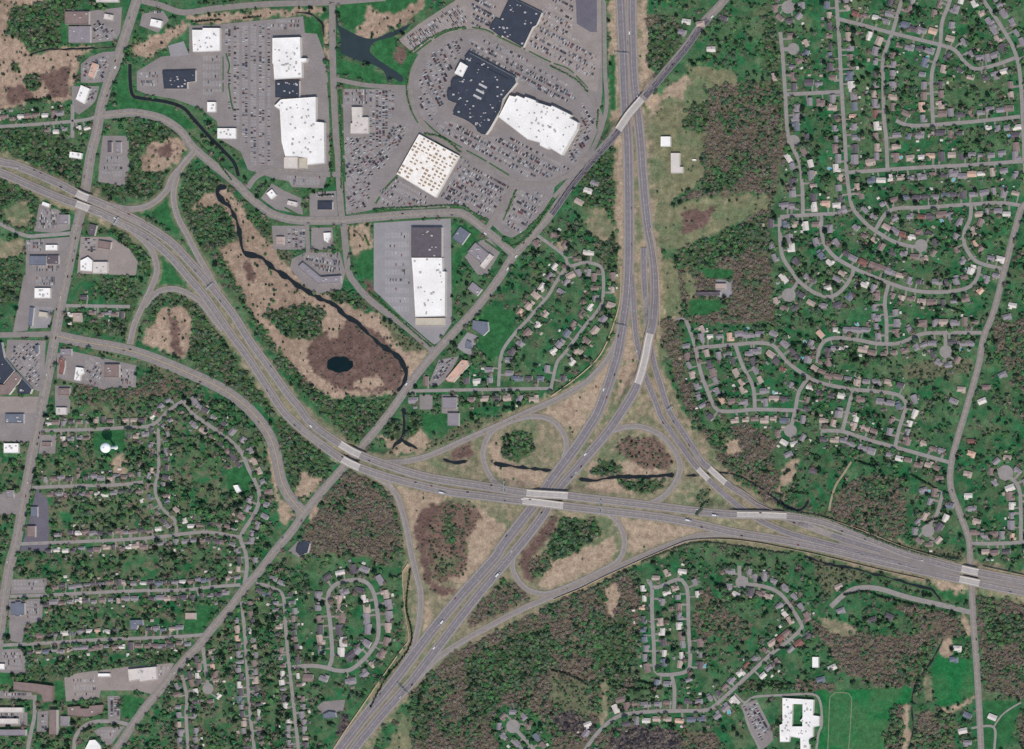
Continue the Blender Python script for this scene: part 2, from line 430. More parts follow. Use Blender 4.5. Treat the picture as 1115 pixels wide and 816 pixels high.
# middle
street('m_y425', 'the straight street above the interchange', [(446, 426), (492, 425), (547, 424), (602, 423)], w=3.5, sp=13)
street('m_curve', 'the curve east of the diagonal', [(543, 421), (544, 403), (547, 383), (560, 364), (576.5, 346), (597, 322), (604, 310), (616, 292), (620, 290)], w=3.5, sp=13)
street('m_east', 'the street beside the freeway', [(583, 255), (600, 267), (615, 279), (620, 289.7), (637, 286), (653, 289.7), (657, 300), (656, 327.6), (648, 342), (637, 355), (615, 384.6), (607, 394), (602.8, 410), (600, 423)], w=3.5, sp=13)
# north-east
street('n852', 'the northern street by the wood', [(849.6, 35), (851.8, 55), (852.4, 60.7), (855, 101), (858, 147), (864, 162), (870.8, 177.6), (873.5, 198), (874.4, 233)], cul=(864, 53.5, 6.5), cul2=(864, 154, 7))
street('n858', 'the top cul-de-sac', [(870, -30), (862, -5), (858, 5)], cul=(858, 8, 7), sides='')
street('n912', 'the long northern street', [(910, -40), (911, 0), (914, 46), (916.7, 101), (920, 150), (922, 187), (925, 211), (929, 227), (941.5, 242), (952.6, 251), (973, 263), (993, 268.5), (1000, 268)], cul=(1003, 267.5, 7))
road('n_stub', 'st', 4.5, [(852, 54), (864, 53.5)])
street('n_y101', 'the short cross street', [(857, 103), (916, 100)])
street('n_y25', 'the first northern cross street', [(914, 21), (943, 28.5), (971, 36), (1023.5, 49), (1040, 55), (1051, 68), (1062, 75), (1080.4, 72), (1106, 63)])
street('n_970', 'the third northern street', [(995, -40), (981, 3.7), (972, 35), (961.8, 64), (961.8, 92), (962.7, 129), (965, 150), (966.4, 184)])
street('n_1023', 'the fourth northern street', [(1042, -40), (1034.5, 0), (1026, 24), (1023.5, 50), (1015, 79), (1015, 110), (1016, 134)])
street('n_y135', 'the second northern cross street', [(975.7, 131.4), (994, 137), (1043.7, 134), (1080.4, 130.5), (1111, 127)])
street('n_1090', 'the far north-eastern street', [(1050, -40), (1071, 0), (1089.6, 27.6), (1106, 58.8), (1111.7, 92), (1114.5, 150), (1117, 200)])
street('n_y182', 'the third northern cross street', [(922, 188), (965.4, 185), (994, 183), (1062, 179.4), (1115, 175.7), (1150, 175)])
street('n_y225', 'the fourth northern cross street', [(953.6, 250), (970, 229), (1007, 226), (1058.4, 222.6), (1089.6, 221), (1115, 224.5)])
street('n_y233', 'the short western cross street', [(849.6, 236.4), (873.5, 234.6), (912, 232.7)])
street('n_850', 'the crescent by the wood', [(849, 237), (849.6, 260), (852.4, 280), (864, 298), (870, 306.4), (884.6, 317.5), (899, 323), (908.5, 322), (919.5, 313), (928, 300), (929, 292)])
street('n_cul320', 'the cul-de-sac off the crescent', [(870, 306), (862, 317)], cul=(859, 321.5, 7.5), sides='')
street('n_895', 'the great eastern curve', [(894.7, 234), (894.7, 253), (899, 267.6), (910, 280.5), (928.7, 291.5), (942.6, 298), (961, 305.5), (985, 314), (1007, 318), (1034.5, 317.5), (1054.7, 313), (1064, 303), (1067, 290)])
street('n_1057', 'the short eastern bend', [(1057.5, 223), (1056.5, 238), (1050, 253), (1051, 268), (1060, 282), (1071, 288), (1093, 293)])
street('n_965', 'the link street', [(968, 308), (963.6, 327.6), (965.4, 349.6), (965.4, 373.5)])
street('c_y370', 'the middle eastern street', [(890, 395.6), (892, 381), (899, 371), (914, 368), (938, 371), (956, 374.4), (980, 373.5), (1003, 364), (1029, 362.5), (1069, 362.5)])
street('c_cul383', 'the cul-de-sac near the avenue', [(1029, 363), (1030, 380)], cul=(1030, 383, 7), sides='')
street('c_750', 'the street by the freeway curve', [(747, 348.7), (754.4, 368), (758, 383), (763.6, 407), (771, 427), (778, 443), (784, 448)])
street('c_y380', 'the long middle curve', [(757, 379), (800, 375.4), (822, 373.5), (840, 375.4), (849.6, 384.6), (858.8, 395.6), (879, 410), (895.6, 417.6), (928.7, 424), (961.8, 427), (980, 431.4), (987, 441), (984, 452), (978.4, 470), (975, 486)])
street('c_802', 'the inner block street', [(801, 376), (809, 399), (820, 421), (822, 446)])
street('c_y447', 'the lower block street', [(783, 448), (800, 448), (822, 446), (864, 447)])
street('c_880', 'the round cul-de-sac street', [(880, 412), (870, 427), (866, 447), (861.6, 465)], cul=(860.8, 469, 7))
street('c_928', 'the short lower link', [(928.7, 425), (922, 451), (917.6, 469)])
street('c_y470', 'the lower eastern street', [(894, 469.3), (917.6, 470), (947, 479.4), (974.6, 487), (1000, 494), (1035, 504)])
street('e_cul', 'the south-eastern cul-de-sac', [(1027, 536), (1020.7, 558.5), (1012, 574)], cul=(1010.6, 578, 7))
street('e_cul2', 'the far eastern street', [(1097, 518), (1102.5, 522), (1110, 533), (1111.7, 560), (1111.7, 580), (1112, 591)], cul=(1095, 515, 8.5))
street('e_y591', 'the last eastern cross street', [(1055, 592), (1085, 592), (1115, 590.6), (1140, 590)])
# south-east
street('s_cul634', 'the street below the noise wall', [(805, 616), (808, 634), (827.6, 637.7), (846, 644), (858.8, 657), (868, 671.7), (873.5, 683), (869.9, 688), (855, 701), (840, 712), (824, 727), (797, 752)], cul=(808, 634, 7), off=9, sp=11)
street('s_main', 'the southern winding street', [(797, 752), (779, 768), (768.6, 773.4), (734.5, 774.3), (707.6, 775), (680.7, 778), (668, 783), (653.8, 795), (637.7, 816), (620, 850)], off=9, sp=11)
street('s_loop_w', 'the narrow loop, west arm', [(717.6, 639.5), (710, 639), (705.7, 631), (710, 639), (710, 664), (712, 701), (714, 731), (728.7, 735)], sp=10.5, off=9.5, sz=0.9)
street('s_loop_e', 'the narrow loop, east arm', [(717.6, 639.5), (738, 631), (745, 635), (749, 646), (749.8, 683), (751.7, 719.5), (747, 731.4), (728.7, 735)], sp=10.5, off=9.5, sz=0.9)
street('s_link', 'the loop link', [(731.5, 736), (734.5, 750), (734, 774)], sides='')
street('s_e650', 'the wooded dead-end street', [(904.8, 661), (917.6, 649), (932, 641), (956, 641), (988.5, 650.5), (1030, 660), (1057, 667)], w=5.5, sides='')
street('s_cul791', 'the southern cul-de-sac', [(558.7, 791), (566.8, 800), (581, 816), (600, 850)], cul=(558.7, 791, 7.5), off=9, sp=10)
street('school_loop', 'the school drive', [(800, 755.5), (810.8, 765), (821.5, 759), (853.8, 757), (884, 756), (893, 764), (895, 788), (891.5, 798.5), (889, 816)], w=2.6, sides='')
street('school_drive', 'the school drive', [(810.8, 765), (812, 780), (818, 797), (827, 816), (835, 850)], w=2.6, sides='')
road('track', 'worn', 1.0, [(901, 830), (901.5, 816), (902.5, 788), (904, 759), (909, 754.6), (924, 755.2), (927.4, 760), (925.6, 797), (924, 816), (923, 830)])
road('field_path', 'dirt', 2.2, [(927, 503), (918, 517), (910, 529), (905, 545), (903, 556)])
road('farm_lane', 'street_lane', 2.6, [(1058, 793), (1082, 792), (1083, 816), (1084, 840)])
road('farm_lane_2', 'street_lane', 1.8, [(1082, 792), (1090, 780), (1100, 772), (1112, 765)])
road('south_field_lane', 'street_lane', 2.0, [(747, 348), (742, 347), (735, 348)])

# ---------------------------------------------------------------- water
WATER = [('pond', 'pondN', [(366, 12), (369, 27), (376, 32), (390, 39), (402, 42.5), (411, 41.5), (425, 35), (438, 30), (447, 26), (440, 34), (425, 41), (410, 45), (404, 50), (403, 57), (413, 66), (425, 74), (439, 84),
          (437, 90), (430, 86), (425, 85), (423, 91), (421, 86), (418, 78), (405, 70), (390, 66), (375, 60), (370, 55), (371, 40), (366, 25)])]
STREAMS = [
 ('canal', 3.6, [(141.5, 70), (141.8, 88), (144, 103), (150, 106.5), (165.4, 108.5), (185, 112), (200, 118), (211, 130), (228, 149), (243, 164), (255, 177.6), (259.7, 192)]),
 ('creek', 4.6, [(245, 203), (238, 205), (238, 214), (249.6, 225), (257, 238), (260.7, 253), (264, 269.5), (269, 276), (286.4, 282), (299, 293), (314, 303.7), (328.7, 313.8), (347, 324), (365.4, 333), (374.6, 343), (391, 353), (400, 363),
             (414.7, 375.4), (433, 389), (442, 403), (440, 416), (433, 427)]),
 ('creek', 4.0, [(439.5, 444), (439.5, 468), (436.8, 479), (430, 484), (427, 490)]),
 ('creek', 3.0, [(436.8, 479), (446, 484), (455, 489)]),
 ('ditch', 3.2, [(482, 500.5), (495, 503.5), (509, 502)]),
 ('ditch', 3.4, [(538, 505), (560, 508), (585, 511), (600, 512.5)]),
 ('ditch', 3.8, [(631, 521), (646, 523.5), (660, 521), (673.5, 519), (701, 520), (718, 518), (734, 517)]),
 ('ditch', 2.6, [(747, 518.5), (760, 517), (784, 515), (800, 517), (818, 525), (835, 536), (846, 544), (862.5, 554), (873.5, 555), (881, 544)]),
 ('creek', 2.6, [(879, 607), (901, 614), (928.7, 619), (956, 626), (985, 634), (1002, 639), (1014, 642), (1026, 655)]),
 ('creek', 1.7, [(1027, 695.6), (1018, 714), (1006, 732), (996, 747), (993, 770), (994, 795), (990, 816)]),
 ('creek', 1.4, [(31, 61), (40, 57), (51.5, 54), (75, 54), (92, 53), (127, 51.5)]),
 ('creek', 2.0, [(322, 14), (335, 14.5), (344, 19), (351, 27), (353, 40)]),
]
POND2 = [(370 + 14.5 * math.cos(t / 20 * 6.283) * (1 + 0.06 * math.sin(t * 1.7)), 397 + 9 * math.sin(t / 20 * 6.283) * (1 + 0.08 * math.cos(t * 2.3))) for t in range(20)]

# ---------------------------------------------------------------- parking lots
LOTS = [
 ('lot', 'the mall grounds', [(434, 44), (455, 27), (478, 12), (500, -2), (655, -2), (656, 100), (652, 140), (640, 166), (622, 188), (604, 204), (602, 214), (586, 238), (568, 258), (548, 256), (530, 240), (500, 227), (410, 228), (377, 234), (372, 97), (444, 97), (446, 76), (456, 60)], []),
 ('lot', 'the western store lot', [(206, 58), (206, 28), (235, 27), (330, 18), (332, 36), (345, 37), (353, 58), (357, 85), (360, 180), (352, 205), (330, 200), (300, 195), (270, 185), (262, 165), (240, 152), (236, 132), (218, 118), (190, 108), (160, 103), (149, 98), (149, 78), (175, 62)],
    [dict(poly=[(246, 30), (294, 26), (296, 180), (275, 180), (268, 155), (250, 120)], ang=90, p=0.30, mod=9.2), dict(poly=[(152, 80), (172, 80), (172, 100), (154, 98)], ang=0, p=0.35, mod=9.2), dict(poly=[(222, 62), (240, 62), (242, 100), (222, 104)], ang=0, p=0.15, mod=9.2), dict(poly=[(294, 24), (328, 20), (328, 32), (296, 34)], ang=0, p=0.4, mod=8)]),
 ('lot', 'the dealer lot', [(372, 97), (444, 98), (447, 118), (455, 133), (432, 170), (411, 205), (405, 226), (377, 234), (373, 160)],
    [dict(poly=[(374, 99), (400, 99), (400, 115), (378, 115)], ang=0, p=0.7, mod=6.5), dict(poly=[(401, 99), (428, 99), (428, 120), (414, 160), (402, 168)], ang=90, p=0.6, mod=7), dict(poly=[(375, 150), (400, 150), (412, 170), (405, 200), (400, 225), (378, 230)], ang=60, p=0.5, mod=8),
     dict(poly=[(430, 135), (446, 140), (415, 185), (404, 180)], ang=55, p=0.8, mod=7)]),
 ('lot', 'the mall lot', [(508, 38), (540, 46), (600, 77), (616, 84), (638, 106), (650, 132), (642, 159), (622, 184), (598, 196), (576, 196), (560, 193), (530, 176), (505, 163), (480, 147), (462, 130), (453, 112), (451, 96), (454, 79), (464, 60), (486, 45)],
    [dict(poly=[(470, 58), (504, 40), (500, 66), (488, 82), (484, 112), (470, 132), (458, 115), (456, 92)], ang=62, p=0.72, mod=9), dict(poly=[(512, 40), (540, 48), (600, 80), (618, 90), (628, 112), (600, 108), (566, 86), (512, 56)], ang=28, p=0.72, mod=9),
     dict(poly=[(474, 135), (500, 132), (530, 150), (556, 150), (590, 168), (610, 176), (620, 184), (596, 194), (560, 190), (520, 170), (484, 148)], ang=28, p=0.66, mod=9), dict(poly=[(634, 110), (647, 130), (640, 155), (626, 178), (616, 174), (632, 142)], ang=60, p=0.75, mod=8)]),
 ('lot_warm', 'the northern mall lot', [(434, 44), (455, 27), (478, 12), (500, -2), (655, -2), (655, 60), (650, 100), (643, 100), (620, 78), (600, 70), (545, 42), (528, 33), (508, 31), (484, 38), (460, 54), (450, 58)],
    [dict(poly=[(440, 44), (482, 14), (508, 3), (508, 26), (480, 34), (452, 54)], ang=-32, p=0.75, mod=7), dict(poly=[(514, -2), (540, -2), (540, 20), (530, 30), (514, 30)], ang=28, p=0.6, mod=9), dict(poly=[(592, 10), (604, -2), (624, -2), (624, 40), (650, 62), (648, 90), (625, 76), (600, 66), (574, 52)], ang=28, p=0.45, mod=9)]),
 ('lot', 'the south mall lot', [(503, 171), (528, 184), (558, 202), (544, 236), (530, 238), (515, 228), (505, 225), (411, 228), (411, 208), (432, 190), (474, 216)],
    [dict(poly=[(504, 174), (528, 187), (554, 204), (540, 230), (525, 234), (510, 224), (485, 222), (480, 215)], ang=28, p=0.7, mod=8.5), dict(poly=[(415, 224), (414, 208), (432, 194), (468, 216), (466, 222)], ang=28, p=0.4, mod=9)]),
 ('lot', 'the corner lot', [(565, 204), (590, 205), (603, 212), (586, 238), (570, 256), (561, 260), (548, 256), (544, 246), (545, 238)],
    [dict(poly=[(564, 208), (590, 210), (596, 216), (568, 254), (550, 252), (548, 242)], ang=28, p=0.5, mod=9)]),
 ('lot_pale', 'the southern store lot', [(407, 243), (491, 238), (492, 352), (475, 377), (467, 371), (437, 345), (407, 316)],
    [dict(poly=[(420, 255), (446, 255), (446, 345), (436, 342), (420, 326)], ang=0, p=0.10, mod=10)]),
 ('lot', 'the office lot', [(506, 280), (523, 262), (533, 260), (545, 274), (530, 300), (520, 299)], []),
 ('lot_dark', 'the dark strip lot', [(627, -2), (650, -2), (650, 35), (643, 35), (628, 26)], []),
 ('lot', 'the rail-side lot', [(318, 282), (333, 275), (370, 275), (376, 296), (372, 315), (345, 320), (330, 310), (316, 292)], [dict(poly=[(328, 277), (368, 277), (372, 296), (350, 296), (334, 284)], ang=10, p=0.55, mod=8)]),
 ('lot', 'the drive-in lot', [(284, 216), (296, 200), (310, 208), (328, 216), (330, 234), (300, 228)], []),
 ('lot', 'the bank lot', [(337, 210), (366, 208), (368, 236), (337, 236)], [dict(poly=[(345, 210), (364, 210), (364, 217), (345, 217)], ang=0, p=0.9, mod=8)]),
 ('lot', 'the two-store lot', [(296, 246), (332, 246), (332, 272), (298, 272)], [dict(poly=[(312, 250), (331, 250), (331, 270), (312, 270)], ang=90, p=0.35, mod=8)]),
 ('lot', 'the white-roof lot', [(339, 248), (362, 248), (364, 272), (339, 272)], []),
 ('lot', 'the garden store yard', [(308, 188), (350, 184), (353, 205), (318, 204)], [dict(poly=[(312, 192), (348, 190), (350, 202), (320, 202)], ang=0, p=0.3, mod=7)]),
 ('lot', 'the burger lot', [(88, 70), (98, 62), (112, 57), (126, 56), (118, 88), (104, 91), (88, 90)], [dict(poly=[(90, 70), (120, 60), (114, 86), (92, 88)], ang=60, p=0.5, mod=8)]),
 ('lot', 'the theatre lot', [(99, 12), (133, 8), (131, 36), (126, 44), (101, 47), (72, 10)], [dict(poly=[(102, 20), (127, 36), (124, 42), (102, 44)], ang=60, p=0.45, mod=8)]),
 ('lot', 'the avenue lot', [(78, 94), (108, 94), (104, 112), (86, 125), (79, 120)], [dict(poly=[(98, 96), (106, 96), (100, 114), (94, 114)], ang=60, p=0.4, mod=7)]),
 ('lot', 'the diner lot', [(155, 15), (178, 12), (184, 22), (172, 36), (152, 28)], [dict(poly=[(163, 10), (178, 12), (178, 18), (162, 18)], ang=0, p=0.5, mod=8)]),
 ('lot_pale', 'the round kerb lot', [(183, 50), (200, 45), (206, 60), (186, 62)], []),
 ('lot', 'the filling station lot', [(112, 148), (140, 148), (141, 182), (136, 203), (107, 198), (108, 180)], [dict(poly=[(116, 172), (134, 172), (134, 192), (112, 190)], ang=0, p=0.25, mod=8)]),
 ('lot', 'the car yard', [(43, 222), (62, 228), (77, 236), (76, 250), (60, 254), (37, 252)], [dict(poly=[(46, 226), (62, 230), (62, 250), (42, 248)], ang=0, p=0.7, mod=6)]),
 ('lot', 'the workshop lot', [(28, 262), (76, 258), (72, 300), (28, 300)], [dict(poly=[(30, 262), (48, 262), (46, 276), (32, 276)], ang=0, p=0.5, mod=7), dict(poly=[(40, 291), (64, 291), (64, 299), (40, 299)], ang=0, p=0.5, mod=7)]),
 ('lot_warm', 'the gravel yard', [(88, 258), (120, 258), (140, 270), (150, 285), (148, 300), (84, 298)], [dict(poly=[(92, 258), (106, 262), (104, 276), (90, 272)], ang=90, p=0.7, mod=6)]),
 ('lot', 'the western strip lot', [(26, 300), (70, 300), (62, 338), (36, 336), (30, 360), (14, 362)], [dict(poly=[(40, 302), (60, 300), (60, 310), (40, 312)], ang=0, p=0.6, mod=6)]),
 ('lot_pale', 'the concrete forecourt', [(35, 333), (58, 335), (54, 357), (33, 358)], []),
 ('lot', 'the western mall lot', [(8, 370), (50, 371), (47, 428), (36, 424), (6, 388)], [dict(poly=[(14, 376), (44, 374), (42, 422), (34, 418), (12, 392)], ang=50, p=0.5, mod=8)]),
 ('lot_warm', 'the red-brown lot', [(-20, 432), (42, 432), (40, 452), (-20, 452)], []),
 ('lot', 'the shop row lot', [(62, 385), (76, 382), (149, 398), (148, 422), (112, 424), (80, 416), (62, 412)], [dict(poly=[(94, 390), (110, 394), (110, 420), (94, 416)], ang=30, p=0.45, mod=8), dict(poly=[(132, 400), (147, 402), (146, 420), (132, 420)], ang=0, p=0.5, mod=7)]),
 ('lot', 'the south-west lot', [(60, 420), (78, 420), (76, 450), (60, 450)], []),
 ('lot', 'the station forecourt', [(-5, 450), (40, 450), (34, 478), (30, 482), (-5, 480)], []),
 ('lot', 'the eastern forecourt', [(45, 474), (62, 473), (60, 494), (42, 494)], []),
 ('lot', 'the store yard', [(-5, 536), (24, 536), (20, 560), (-5, 560)], []),
 ('lot_dark', 'the dark avenue lot', [(30, 575), (40, 530), (52, 545), (54, 575), (52, 600), (22, 600)], []),
 ('lot', 'the plaza lot', [(13, 631), (51, 630), (52, 646), (12, 647)], [dict(poly=[(16, 633), (48, 633), (48, 644), (16, 644)], ang=0, p=0.12, mod=8)]),
 ('lot', 'the notched roof lot', [(10, 653), (47, 652), (46, 676), (28, 680), (24, 700), (10, 698)], [dict(poly=[(30, 656), (44, 656), (44, 674), (30, 674)], ang=0, p=0.12, mod=8)]),
 ('lot', 'the corner yard', [(-5, 708), (26, 706), (30, 734), (-5, 732)], [dict(poly=[(0, 712), (24, 712), (24, 730), (0, 730)], ang=0, p=0.25, mod=8)]),
 ('lot_warm', 'the warehouse yard', [(70, 738), (85, 733), (140, 726), (190, 722), (180, 740), (165, 756), (150, 752), (110, 752), (108, 760), (72, 764)], [dict(poly=[(80, 740), (104, 738), (104, 758), (82, 758)], ang=0, p=0.15, mod=9), dict(poly=[(174, 725), (186, 724), (176, 738), (172, 738)], ang=0, p=0.4, mod=7)]),
 ('lot', 'the church lot', [(102, 796), (110, 792), (136, 791), (122, 810), (116, 812)], [dict(poly=[(106, 795), (130, 793), (120, 806), (114, 806)], ang=0, p=0.5, mod=7)]),
 ('lot', 'the clinic lot', [(117, 758), (131, 758), (131, 784), (118, 784)], [dict(poly=[(120, 760), (129, 760), (129, 780), (120, 780)], ang=90, p=0.6, mod=7)]),
 ('lot', 'the lodge lot', [(-5, 752), (34, 754), (38, 762), (-5, 760)], [dict(poly=[(4, 753), (34, 755), (34, 759), (4, 758)], ang=0, p=0.7, mod=6)]),
 ('lot', 'the lane-side lot', [(41, 775), (53, 774), (52, 797), (40, 797)], [dict(poly=[(42, 777), (50, 777), (50, 796), (42, 796)], ang=90, p=0.6, mod=7)]),
 ('lot', 'the apartment lot', [(-5, 775), (30, 776), (30, 790), (-5, 792)], [dict(poly=[(0, 778), (26, 778), (26, 783), (0, 783)], ang=0, p=0.5, mod=6)]),
 ('lot', 'the inn lot', [(478, 392), (500, 388), (487, 412), (478, 420), (466, 420)], [dict(poly=[(480, 392), (496, 390), (480, 412), (470, 416)], ang=55, p=0.7, mod=7)]),
 ('lot_pale', 'the pump lot', [(497, 378), (509, 362), (520, 366), (515, 388), (505, 384)], []),
 ('lot', 'the two small lots', [(457, 430), (471, 430), (471, 446), (457, 446)], []),
 ('lot', 'the hedge lot', [(481, 430), (499, 430), (499, 452), (481, 450)], [dict(poly=[(490, 433), (498, 433), (498, 450), (490, 450)], ang=90, p=0.6, mod=7)]),
 ('lot', 'the mansion drive', [(345, 770), (352, 764), (376, 762), (374, 774), (352, 778)], []),
 ('lot', 'the school lot', [(806, 768), (824, 762), (841, 795), (842, 806), (832, 816), (826, 816), (818, 795)], [dict(poly=[(808, 769), (824, 765), (838, 794), (828, 808), (820, 794)], ang=62, p=0.7, mod=7)]),
 ('lot_pale', 'the farm yard', [(778, 304), (798, 306), (798, 324), (786, 324), (758, 321), (758, 318), (780, 318)], []),
 ('lot', 'the lone roof lot', [(314, 600), (326, 588), (341, 590), (338, 600), (326, 608)], []),
]

